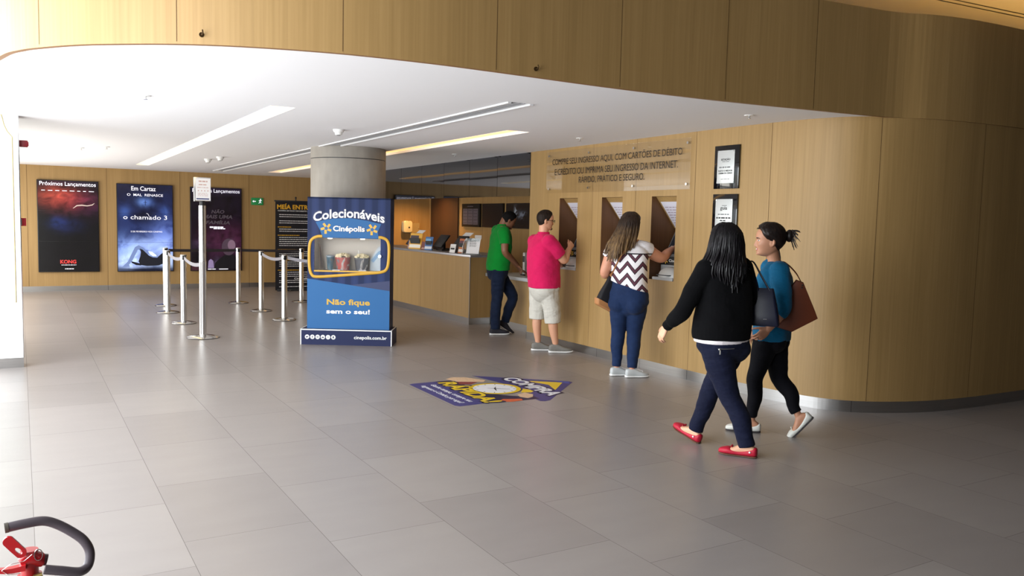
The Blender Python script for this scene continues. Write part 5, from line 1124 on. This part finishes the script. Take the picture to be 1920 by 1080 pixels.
body = merge(xf(HM,head_shell(1.0)), limb([((.015,0,1.285),.058),((.0,0,1.35),.048),((-.025,-.005,1.43),.052)]), torso(TR,fw),
    limb([(shL,.05),(elL,.04),(wrL,.026)]), limb([(shR,.05),(elR,.04),(wrR,.026)]),
    hand(wrL,A_(-.70,.02,-.72),A_(-.3,.95,.2),1,(.3,.4,.3),.95,.07), hand(wrR,A_(-.4,.1,-.9),A_(.2,-.95,0),-1,(.4,.4,.3),.92),
    limb([(hipL,.075),((hipL+knL)/2,.066),(knL,.042),((knL+aL)/2+A_(.012,0,.03),.036),(aL,.026)]), limb([(hipR,.075),((hipR+knR)/2,.066),(knR,.042),((knR+aR)/2+A_(.012,0,.03),.036),(aR,.026)]),
    xf(fL,foot_shell(FOOT)), xf(fR,foot_shell(FOOT)))
b_ = fuse('body', body, SK, p, .0042, 3, face_paint(HM))
teeth = MB(); R = []
for k in range(9):
    x = -.017+.0042*k; yf = .0832-.55*x*x/.02; R.append([(x,yf-.004,.0445+abs(x)*.2),(x,yf+.0035,.0445+abs(x)*.2),(x,yf+.0035,.0515+abs(x)*.12),(x,yf-.004,.0515+abs(x)*.12)])
xf(HM,teeth.rings(R)).build('teeth', mat('teeth','#ece6dc',.3), p)
M_BLK = fabric('black_stretch','#0b0b11',(10,10,20),.5,.015,.2,.8,.05)
tr_ = merge(seat((.0,0,.735),fw,.065,.085,.095),torso([(.0,0,.64,.04,.05),(.0,0,.67,.10,.10),(.0,0,.75,.155,.125),(.0,0,.85,.155,.12),(.0,0,.95,.14,.11)],fw),
    limb([(hipL+A_(0,0,.02),.105),(hipL*.65+knL*.35,.093),(hipL*.3+knL*.7,.073),(knL,.062),((knL+aL)/2+A_(.014,0,.03),.058),(aL*.75+knL*.25,.045),(aL*.93+knL*.07,.040)],caps=(True,False)),
    limb([(hipR+A_(0,0,.02),.105),(hipR*.65+knR*.35,.098),(hipR*.3+knR*.7,.08),(knR,.065),((knR+aR)/2+A_(.014,0,.03),.060),(aR*.75+knR*.25,.048),(aR*.93+knR*.07,.042)],caps=(True,False)))
fuse('trousers', tr_, M_BLK, p, .006, 12, folds(.003,6,12,4))
M_TEAL = fabric('teal_crepe','#0a5c82',(7,7,13),.75,.03,.12,.7,.2)
bl = merge(torso([(.01,0,.735,.175,.135),(.008,0,.80,.178,.14),(.005,0,.92,.165,.128),(.005,0,1.05,.162,.128),(.008,0,1.16,.168,.132),(.012,0,1.24,.168,.118),(.015,0,1.295,.135,.088),(.02,0,1.335,.075,.062)],fw),
    limb([(shL+A_(0,.02,0),.078),(shL*.6+elL*.4,.074),(elL*.9+shL*.1,.07),(elL+A_(-.01,0,-.02),.066),(elL+A_(-.03,-.003,-.05),.056)],caps=(True,False)),
    limb([(shR+A_(0,-.02,0),.078),(shR*.6+elR*.4,.07),(elR,.064),(elR+A_(-.02,0,-.05),.054)],caps=(True,False)))
fuse('blouse', bl, M_TEAL, p, .006, 5, folds(.0075,6,7,3))
MB().sphere((.005,-.275,1.03),.007,10,8).build('sleeve_button', M_CHROME, p, smooth=60)
M_WSH = mat('white_leather','#dcdcd4',.4); M_DSOLE = mat('dark_sole','#3a3436',.7)
for f_ in (fL,fR): flat_shoe(f_,p,M_WSH,M_DSOLE)
M_HT = hair_mat('dark_brown_hair','#0f0a09','#251814')
hair_cap(HM,'hair',M_HT,p,A_(.196,.188,.172,.142,.122,.118,.10,.075,.055,.045,.04),.017,.0015,2)
bn = MB().sphere((0,0,0),(.036,.030,.044),20,14); q = np.random.default_rng(8)
for k in range(12):
    a = k/12*2*PI; bn.tube([(.034*math.cos(a)*c_,-.02+.028*(1-c_)-.0,.042*math.sin(a)*c_) for c_ in (.3,.7,1.0,1.02)],.007,6)
pa = []
for k in range(46):
    a = q.uniform(0,2*PI); L = q.uniform(.03,.065); d_ = unit((math.cos(a)*.7,-1.0,math.sin(a)*.9-.35)); b0 = np.array((.028*math.cos(a),-.012,.036*math.sin(a))); pa.append([tuple(b0+d_*L*t+A_(0,0,-.03*t*t)) for t in np.linspace(0,1,6)])
strands(bn,pa,.0022); BM = HM.copy(); BM[:,3] = xfp(HM,(0,-.134,.150)); xf(BM,bn).build('hair_bun', M_HT, p, smooth=80)
o = MB(); strands(o,[[tuple(xfp(HM,(.05*sx,-.06-.02*t,.07-.085*t+.01*k))) for t in np.linspace(0,1,7)] for k in q.uniform(-1,1,8) for sx in (-.6,-.2,.3)],.002); strands(o,[[tuple(xfp(HM,(sx,.07+.018*t,.185+.012*math.sin(3*t)))) for t in np.linspace(0,1,6)] for sx in (-.03,-.01,.02)],.0018); o.build('stray_hair', M_HT, p, smooth=80)
MB().tube([tuple(wrL+A_(-.075,.0,-.077)*1.0+A_(.010*math.cos(a),.012*math.sin(a),.004*math.cos(a))) for a in np.linspace(0,2*PI,16,endpoint=False)],.0015,6,closed=True).build('ring', M_CHROME, p, smooth=60)

tb = thing('shoulder_bag','big brown leather shoulder bag on the teal-bloused woman\'s shoulder','bag',tuple(p.matrix_basis @ Vector((.0,-.125,.82))),p.rotation_euler[2]+.12)
M_BRL = mat('brown_leather','#5e2a12',.5,noise=((6,6,6),.16),bump=((90,90,90),.15,.002))
def bagring(pts, y0, y1): return [(x,y0,z) for x,z in pts]+[(x,y1,z) for x,z in pts[::-1]]
out_ = [(.01,.035),(.15,.0),(.33,.108),(.305,.17),(.215,.375),(.165,.392),(.10,.30),(.035,.16)]
R = []
for y,g_ in ((-.052,.90),(-.048,.97),(-.02,1.0),(.02,1.0),(.048,.97),(.052,.90)): cx_, cz_ = .165,.19; R.append([(cx_+(x-cx_)*g_, y*(1.0 if z < .25 else .55), cz_+(z-cz_)*g_) for x,z in out_])
MB().rings(R).build('bag_body', M_BRL, tb, smooth=35)
MB().tube(spline([(.195,-.02,.38),(.165,-.02,.43),(.115,-.02,.485),(.06,-.015,.522),(.02,-.03,.50),(-.005,-.06,.42),(.0,-.06,.33),(.05,-.03,.24)],6),.009,8,flat=.4).build('front_strap', M_BRL, tb, 50)
MB().tube(spline([(.20,.02,.38),(.165,.02,.44),(.11,.02,.497),(.06,.02,.522),(.02,.02,.47),(.03,.02,.34)],6),.009,8,flat=.4).build('rear_strap', M_BRL, tb, 50)
for x,z in ((.205,.355),(.203,.335)): MB().cyl((x,-.033,z),(x,-.042,z),.006,n=10).build('rivet', M_CHROME, tb, 40)
MB().cyl((.02,-.045,.045),(.02,-.06,.045),.008,n=10).build('stud', M_CHROME, tb, 40)

# ================================================================ woman in zigzag top at the right kiosk
p = person('long-haired woman in white and maroon zigzag top and blue jeans, touching the right kiosk', (5.45,6.75))
fw = unit((.36,.93)); rt = A_(fw[1],-fw[0])
SK = skin_set('rosy','#c98d70','#a85a50')
HM = head_matrix((-.01,.03,1.475),(.72,.69),.02,0,1.04)
fL = foot_matrix((-.105,.0),(.86,.4),0); fR = foot_matrix((.055,-.055),(.93,.36),0)
aL, aR = xfp(fL,(0,0,.085)), xfp(fR,(0,0,.085))
shL, shR = A_(-.19,.02,1.335), A_(.14,.02,1.355); elL, wrL = A_(-.262,.03,1.075), A_(-.17,.24,1.04); elR, wrR = A_(.325,.15,1.25), A_(.445,.34,1.345)
hipL, hipR = A_(-.10,.01,.84), A_(.09,-.01,.84); knL, knR = A_(-.098,.03,.46), A_(.066,.02,.46)
TR = [(.0,0,.78,.17,.12),(.0,0,.88,.165,.115),(-.005,.01,1.0,.145,.105),(-.015,.015,1.15,.16,.11),(-.022,.02,1.28,.175,.11),(-.022,.02,1.36,.145,.08),(-.015,.02,1.41,.07,.055)]
body = merge(xf(HM,head_shell()), limb([((-.02,.02,1.36),.06),((-.015,.022,1.43),.05),((-.01,.03,1.52),.054)]), torso(TR,fw),
    limb([(shL,.062),((shL+elL)/2,.060),(elL,.05),((elL+wrL)/2,.042),(wrL,.028)]), limb([(shR,.066),((shR+elR)/2+A_(0,0,-.012),.064),(elR,.055),((elR+wrR)/2,.046),(wrR,.028)]),
    hand(wrL,A_(.6,.5,.3),A_(.3,-.3,-.9),1,(.6,.6,.4),.95), hand(wrR,A_(.45,.8,.25),A_(.2,.2,-.95),-1,(.25,.3,.2),.95),
    limb([(hipL,.08),((hipL+knL)/2,.075),(knL,.046),((knL+aL)/2+A_(-.008,-.015,.03),.04),(aL,.029)]), limb([(hipR,.08),((hipR+knR)/2,.075),(knR,.046),((knR+aR)/2+A_(.004,-.015,.03),.042),(aR,.029)]),
    xf(fL,foot_shell(FOOT)), xf(fR,foot_shell(FOOT)))
fuse('body', body, SK, p, .005, 3, face_paint(HM))
M_BJ = fabric('blue_denim','#1b2b4b',(12,12,24),.6,.015,.3,.8,.1)
bj = merge(seat((-.003,0,.77),fw,.09,.112,.11),torso([(-.003,0,.64,.05,.05),(-.003,0,.68,.14,.10),(-.003,-.005,.77,.210,.14),(-.002,-.01,.84,.208,.15),(-.003,0,.93,.188,.13),(-.005,0,1.0,.175,.12)],fw),
    limb([(hipL+A_(0,0,.0),.115),(hipL*.7+knL*.3,.108),(hipL*.35+knL*.65,.09),(knL,.074),((knL+aL)/2+A_(-.008,-.015,.03),.068),(aL*.75+knL*.25,.054),(aL+A_(0,0,.0),.047)],caps=(True,False)),
    limb([(hipR+A_(0,0,.0),.118),(hipR*.7+knR*.3,.11),(hipR*.35+knR*.65,.094),(knR,.079),((knR+aR)/2+A_(.004,-.015,.03),.072),(aR*.75+knR*.25,.058),(aR+A_(0,0,.0),.051)],caps=(True,False)))
fuse('jeans', bj, M_BJ, p, .006, 16, folds(.0045,5,12,5))
g = Graph('zigzag_print'); tx = g.math('DIVIDE', g.math('ADD', g.x, .028), .155); tri = g.math('ABSOLUTE', g.math('SUBTRACT', g.math('FRACT', tx), .5))
zz_ = g.math('ADD', g.z, g.math('MULTIPLY', tri, -.185)); zz_ = g.math('ADD', zz_, g.math('MULTIPLY', g.noise((5,5,5),2), .03)); ph_ = g.math('FRACT', g.math('DIVIDE', zz_, .118))
zc_ = g.ramp(ph_, [(0,'#e6e2e4'),(.27,'#141018'),(.37,'#562a3a'),(.62,'#141018'),(.70,'#e6e2e4')], 'CONSTANT')
yk = g.math('GREATER_THAN', g.z, 1.292); ed_ = g.math('LESS_THAN', g.math('ABSOLUTE', g.math('SUBTRACT', g.z, 1.292)), .006)
g.bump(g.noise((9,9,12),3), .6, .02); g.set(Base_Color=g.mix(ed_, g.mix(yk, zc_, lin('#dedadc')), lin('#18141c')), Roughness=.8)
M_ZIG = g.m
hem = lambda s: .965-.30*(s)
tp_rows = [(.0,0,.945,.198,.142),(.0,0,1.0,.193,.138),(-.006,0,1.08,.187,.132),(-.015,.01,1.18,.198,.135),(-.022,.015,1.28,.21,.13),(-.025,.02,1.345,.19,.105),(-.02,.02,1.392,.12,.078),(-.018,.02,1.42,.075,.062)]
tp = torso(tp_rows,fw,48)
V = np.array(tp.v); low = V[:,2] < 1.08; V[low,2] += (hem(V[low,0])-.965)*((1.08-V[low,2])/.135); tp.v = [tuple(v) for v in V]
tp = merge(tp, limb([(shL+A_(.04,0,.0),.085),(shL*.85+elL*.15,.079),(shL*.66+elL*.34,.076)],caps=(True,False)), limb([(shR+A_(-.05,0,.0),.082),(shR+A_(.0,0,-.005),.078),(shR*.72+elR*.28,.079)],caps=(True,False)))
fuse('zigzag_top', tp, M_ZIG, p, .006, 4, folds(.005,6,10,6))
g = Graph('light_brown_hair'); n = g.noise((70,70,5),4); g.bump(n,.5,.004)
M_HL = g.set(Base_Color=g.mix(g.math('DIVIDE', g.math('SUBTRACT', 1.60, g.z), .22, True), g.ramp(n,[(.35,'#1c120d'),(.65,'#33241a')]), g.ramp(n,[(.35,'#4a3524'),(.65,'#80643f')])), Roughness=.5, Specular_IOR_Level=.3)
hair_cap(HM,'hair_crown',hair_mat('brown_hair_roots','#1e1410','#38281d'),p,A_(.19,.18,.165,.14,.11,.08,.05,.03,.02,.0,.0),.016,.002,4)
curtain(p,'long_hair',M_HL,[(1.71,-.01,.02,.03,.03),(1.68,-.01,.02,.08,.085),(1.62,-.015,.02,.105,.115),(1.54,-.03,.015,.11,.125),(1.46,-.055,.0,.115,.13),(1.38,-.085,-.01,.115,.14),(1.30,-.10,-.01,.085,.15),(1.24,-.10,-.01,.05,.155)],(-.55,-.83),1.75,240,.0075,9,lambda u: 1.24+.10*abs(u),.03)
q = np.random.default_rng(15); o = MB(); strands(o,[[(-.12-.10*t*q.uniform(.6,1.1),-.08-.04*t,1.52-.21*t+.02*k+.015*math.sin(8*t+k)) for t in np.linspace(0,1,11)] for k in q.uniform(-1,1,26)],.0055); o.build('loose_locks', M_HL, p, smooth=80)
M_GSH = mat('silver_grey_shoe','#b9bcbc',.45)
for f_ in (fL,fR): sneaker(f_,p,M_GSH,M_WHITEP,.93,M_PAPER)
MB().tube([tuple(wrR-unit(wrR-elR)*.02+A_(.02*math.cos(a),.0,.034*math.sin(a))+A_(-.026*math.sin(a)*0,.022*math.cos(a)*-.6,0)) for a in np.linspace(0,2*PI,20,endpoint=False)],.003,6,closed=True).build('bracelet', mat('pale_bracelet','#d8cfc0',.3,.5), p, smooth=60)
sb = thing('crossbody_bag','black and tan bag hanging at the zigzag-topped woman\'s left hip','bag',tuple(p.matrix_basis @ Vector((-.245,.0,.70))),p.rotation_euler[2]+.5)
M_BAG = mat('black_canvas','#15151a',.7,bump=((80,80,80),.2,.002)); M_TAN = mat('tan_leather','#b07a4c',.55)
R = []
for z,hw,hd in ((.0,.105,.04),(.012,.11,.05),(.07,.105,.05)): R.append([(x+.10*(.0-z),y,z+(-x)*.5) for x,y in rrect(-hw,hw,-hd,hd,.025,4)])
MB().rings(R).build('tan_base', M_TAN, sb, smooth=40)
R = []
for z,hw,hd in ((.065,.104,.049),(.16,.085,.042),(.26,.05,.03),(.33,.028,.016),(.345,.02,.01)): R.append([(x+.16*z,y,z+(-x)*.5*(1-z/.36)) for x,y in rrect(-hw,hw,-hd,hd,min(hd*.6,.022),4)])
MB().rings(R).build('bag_body', M_BAG, sb, smooth=40)
MB().cyl((.06,-.014,.355),(.06,-.024,.362),.024,n=20).build('leather_disc', M_TAN, sb, 40)
sti = Matrix.Translation(sb.location) @ Matrix.Rotation(sb.rotation_euler[2],4,'Z'); pin = sti.inverted() @ p.matrix_basis
MB().tube([tuple(pin @ Vector(v)) for v in spline([(-.19,-.03,1.06),(-.165,-.11,1.12),(-.12,-.135,1.22),(-.06,-.13,1.32),(.03,-.085,1.405),(.075,.0,1.43),(.06,.09,1.40),(-.02,.16,1.25),(-.15,.14,1.1),(-.2,.02,1.05)],7)],.009,8,flat=.4).build('strap', M_TAN, sb, 50)

# ================================================================ man in pink polo at the left kiosk
p = person('man in bright pink polo shirt and beige shorts with glasses, using the left kiosk', (5.5,8.4))
fw = unit((.84,.55)); rt = A_(fw[1],-fw[0])
SK = skin_set('light','#cf9a7c','#a86a5c')
HM = head_matrix((-.045,.0,1.50),(.95,.30),.08,0,1.05)
fL = foot_matrix((-.09,.15),(.96,.22),0); fR = foot_matrix((.125,.025),(.97,.2),0)
aL, aR = xfp(fL,(0,0,.085)), xfp(fR,(0,0,.085))
shL, shR = A_(-.165,.17,1.36), A_(.035,-.165,1.355); elR, wrR = A_(.20,-.07,1.14), A_(.262,.07,1.275); elL, wrL = A_(-.13,.25,1.10), A_(.06,.34,1.08)
hipL, hipR = A_(-.105,.085,.84), A_(.02,-.07,.84); knL, knR = A_(-.105,.12,.46), A_(.085,-.01,.45)
TR = [(-.03,0,.78,.17,.15),(-.035,0,.9,.18,.165),(-.045,0,1.05,.185,.17),(-.055,0,1.2,.185,.15),(-.06,0,1.34,.18,.12),(-.06,0,1.40,.13,.085),(-.058,0,1.445,.075,.062)]
body = merge(xf(HM,head_shell()), limb([((-.06,0,1.39),.068),((-.055,0,1.46),.06),((-.05,0,1.55),.062)]), torso(TR,fw),
    limb([(shL,.06),(elL,.048),(wrL,.03)]), limb([(shR,.062),((shR+elR)/2,.058),(elR,.048),((elR+wrR)/2,.045),(wrR,.031)]),
    hand(wrL,A_(.9,.4,.0),A_(.2,-.3,-.9),1,(.6,.6,.4),1.0), hand(wrR,A_(.42,.55,.72),A_(-.4,.5,.0),-1,(1.0,1.1,.7),1.02,.03,.5),
    limb([(hipL,.08),((hipL+knL)/2,.075),(knL,.056),((knL+aL)/2+A_(-.012,-.006,.04),.056),(aL+A_(0,0,.02),.036)]), limb([(hipR,.08),((hipR+knR)/2,.075),(knR,.058),((knR+aR)/2+A_(-.012,-.006,.04),.058),(aR+A_(0,0,.02),.037)]),
    xf(fL,foot_shell(FOOT,1.06)), xf(fR,foot_shell(FOOT,1.06)))
fuse('body', body, SK, p, .005, 3, face_paint(HM))
M_PINK = fabric('pink_pique','#c81c56',(6,6,9),.8,.03,.1,.85,.2)
po = merge(torso([(-.032,0,.80,.205,.185),(-.035,0,.88,.207,.19),(-.045,0,1.0,.208,.192),(-.052,0,1.12,.207,.185),(-.06,0,1.24,.21,.165),(-.065,0,1.34,.205,.135),(-.062,0,1.40,.155,.10),(-.06,0,1.445,.09,.078)],fw),
    limb([(shL+A_(0,-.02,0),.088),(shL*.6+elL*.4,.08),(shL*.3+elL*.7,.078)],caps=(True,False)), limb([(shR+A_(-.02,.02,0),.092),(shR*.65+elR*.35,.084),(shR*.28+elR*.72,.08)],caps=(True,False)))
fuse('polo_shirt', po, M_PINK, p, .0065, 5, folds(.0085,5,6,7))
fuse('polo_collar', merge(torso([(-.06,0,1.425,.088,.080),(-.057,0,1.455,.073,.072),(-.053,0,1.475,.068,.069)],fw)), M_PINK, p, .005, 2)
M_BEI = fabric('beige_twill','#c4c0b6',(8,8,14),.8,.03,.06,.85,.1)
so_ = merge(seat((-.03,0,.78),fw,.08,.085,.11),torso([(-.03,0,.62,.05,.05),(-.03,0,.66,.13,.11),(-.03,0,.76,.2,.165),(-.03,0,.86,.195,.172)],fw),
    limb([(hipL+A_(0,0,.0),.115),(hipL*.6+knL*.4,.112),(hipL*.2+knL*.8,.104),(knL+A_(0,0,-.06),.098)],caps=(True,False)), limb([(hipR+A_(0,0,.0),.118),(hipR*.6+knR*.4,.115),(hipR*.2+knR*.8,.108),(knR+A_(.003,0,-.075),.102)],caps=(True,False)))
fuse('shorts', so_, M_BEI, p, .0065, 14, folds(.007,7,6,8))
hair_cap(HM,'hair',hair_mat('short_dark_hair','#15100e','#2c2019',.6),p,A_(.20,.192,.18,.165,.135,.105,.098,.07,.055,.048,.045),.008,.001,6)
xf(HM, MB().sphere((0,.076,.018),(.022,.016,.016),14,10)).build('goatee', mat('beard','#241a15',.8,noise=((200,200,200),.4)), p, smooth=80)
gl_ = MB()
for sx in (-1,1):
    gl_.tube([(sx*.033+.021*math.cos(a),.100-.05*abs(sx*.033+.021*math.cos(a))**1.0*.25,.107+.015*math.sin(a)) for a in np.linspace(0,2*PI,20,endpoint=False)],.0024,6,closed=True).tube([(sx*.054,.096,.112),(sx*.072,.07,.112),(sx*.078,.0,.110),(sx*.078,-.02,.100)],.0024,6)
gl_.tube([(-.012,.102,.108),(0,.106,.111),(.012,.102,.108)],.0022,6); xf(HM,gl_).build('glasses', M_BLACK, p, smooth=60)
M_GS = mat('grey_canvas_shoe','#77746e',.8,noise=((40,40,40),.15))
for f_ in (fL,fR): sneaker(f_,p,M_GS,M_WHITEP,1.06,mat('dark_lace','#2a2a2c',.8))

# ================================================================ man in green shirt leaning on the ledge
p = person('man in bright green shirt and dark jeans leaning on the service ledge, looking down', (5.75,10.05))
fw = unit((.87,.5)); rt = A_(fw[1],-fw[0])
SK = skin_set('brown','#80563f','#6c3f38')
HM = head_matrix((.10,.02,1.50),(.95,.32),.42,0,1.04)
fL = foot_matrix((.06,.14),(.95,.3),math.radians(-32),.125); fR = foot_matrix((-.015,-.07),(.95,.3),0)
aL, aR = xfp(fL,(0,0,.085)), xfp(fR,(0,0,.085))
shL, shR = A_(-.02,.20,1.45), A_(.085,-.165,1.44); elR, wrR = A_(.10,-.20,1.165), A_(.275,.02,.985); elL, wrL = A_(.12,.30,1.16), A_(.33,.28,.90)
hipL, hipR = A_(-.015,.09,.90), A_(.02,-.08,.90); knL, knR = A_(.22,.14,.53), A_(.0,-.05,.50)
TR = [(.0,0,.84,.15,.12),(.005,0,.95,.155,.125),(.02,0,1.1,.155,.125),(.035,0,1.25,.165,.12),(.04,.01,1.40,.17,.105),(.04,.01,1.48,.13,.08),(.045,.012,1.53,.07,.06)]
body = merge(xf(HM,head_shell()), limb([((.04,.01,1.47),.066),((.06,.015,1.54),.056),((.095,.02,1.61),.06)]), torso(TR,fw),
    limb([(shL,.055),(elL,.045),(wrL,.03)]), limb([(shR,.058),((shR+elR)/2,.054),(elR,.046),((elR+wrR)/2,.043),(wrR,.030)]),
    hand(wrL,A_(.85,.1,-.45),A_(.2,-.1,-.95),1,(.4,.4,.3),1.0), hand(wrR,A_(.62,.42,-.62),A_(-.2,.1,-.95),-1,(.45,.5,.35),1.03),
    limb([(hipL,.078),((hipL+knL)/2,.07),(knL,.054),((knL+aL)/2,.05),(aL,.036)]), limb([(hipR,.078),((hipR+knR)/2,.07),(knR,.054),((knR+aR)/2+A_(-.01,0,.03),.052),(aR,.036)]),
    xf(fL,foot_shell(FOOT,1.06)), xf(fR,foot_shell(FOOT,1.06)))
fuse('body', body, SK, p, .005, 3, face_paint(HM))
M_GRN = fabric('green_jersey','#077c2a',(6,6,9),.7,.03,.1,.85,.2)
gs = merge(torso([(.005,0,.905,.19,.152),(.006,0,1.0,.188,.15),(.02,0,1.12,.185,.148),(.035,0,1.25,.19,.142),(.04,.01,1.38,.195,.125),(.042,.01,1.46,.16,.10),(.045,.012,1.515,.09,.075)],fw),
    limb([(shL+A_(0,-.02,0),.085),(shL*.6+elL*.4,.075),(shL*.35+elL*.65,.072)],caps=(True,False)), limb([(shR+A_(-.01,.02,0),.088),(shR*.65+elR*.35,.078),(shR*.40+elR*.60,.075)],caps=(True,False)))
fuse('green_shirt', gs, M_GRN, p, .0065, 5, folds(.007,5,6,9))
fuse('shirt_collar', torso([(.045,.012,1.50,.088,.078),(.05,.014,1.53,.072,.07),(.055,.015,1.55,.067,.068)],fw), M_GRN, p, .005, 2)
gj = merge(seat((.01,0,.85),fw,.07,.075,.09),torso([(.0,0,.74,.05,.05),(.0,0,.78,.12,.10),(.0,0,.86,.17,.135),(.003,0,.94,.172,.138)],fw),
    limb([(hipL,.105),(hipL*.65+knL*.35,.10),(knL,.078),((knL+aL)/2,.07),(aL*.9+knL*.1,.062),(aL+A_(0,0,.0),.06)],caps=(True,False)),
    limb([(hipR,.108),(hipR*.65+knR*.35,.10),(knR,.080),((knR+aR)/2+A_(-.008,0,.02),.075),(aR*.9+knR*.1,.07),(aR+A_(0,0,-.02),.07)],caps=(True,False)))
fuse('jeans', gj, fabric('dark_blue_denim','#151f34',(10,10,20),.7,.02,.3,.8,.1), p, .0065, 14, folds(.006,5,11,10))
hair_cap(HM,'hair',hair_mat('black_short_hair','#070605','#0e0b0a',.75),p,A_(.195,.188,.178,.16,.125,.10,.095,.07,.055,.048,.045),.010,.001,7)
M_DSH = mat('dark_canvas_shoe','#23222a',.8)
for f_ in (fL,fR): sneaker(f_,p,M_DSH,M_WHITEP,1.04,M_DARK)
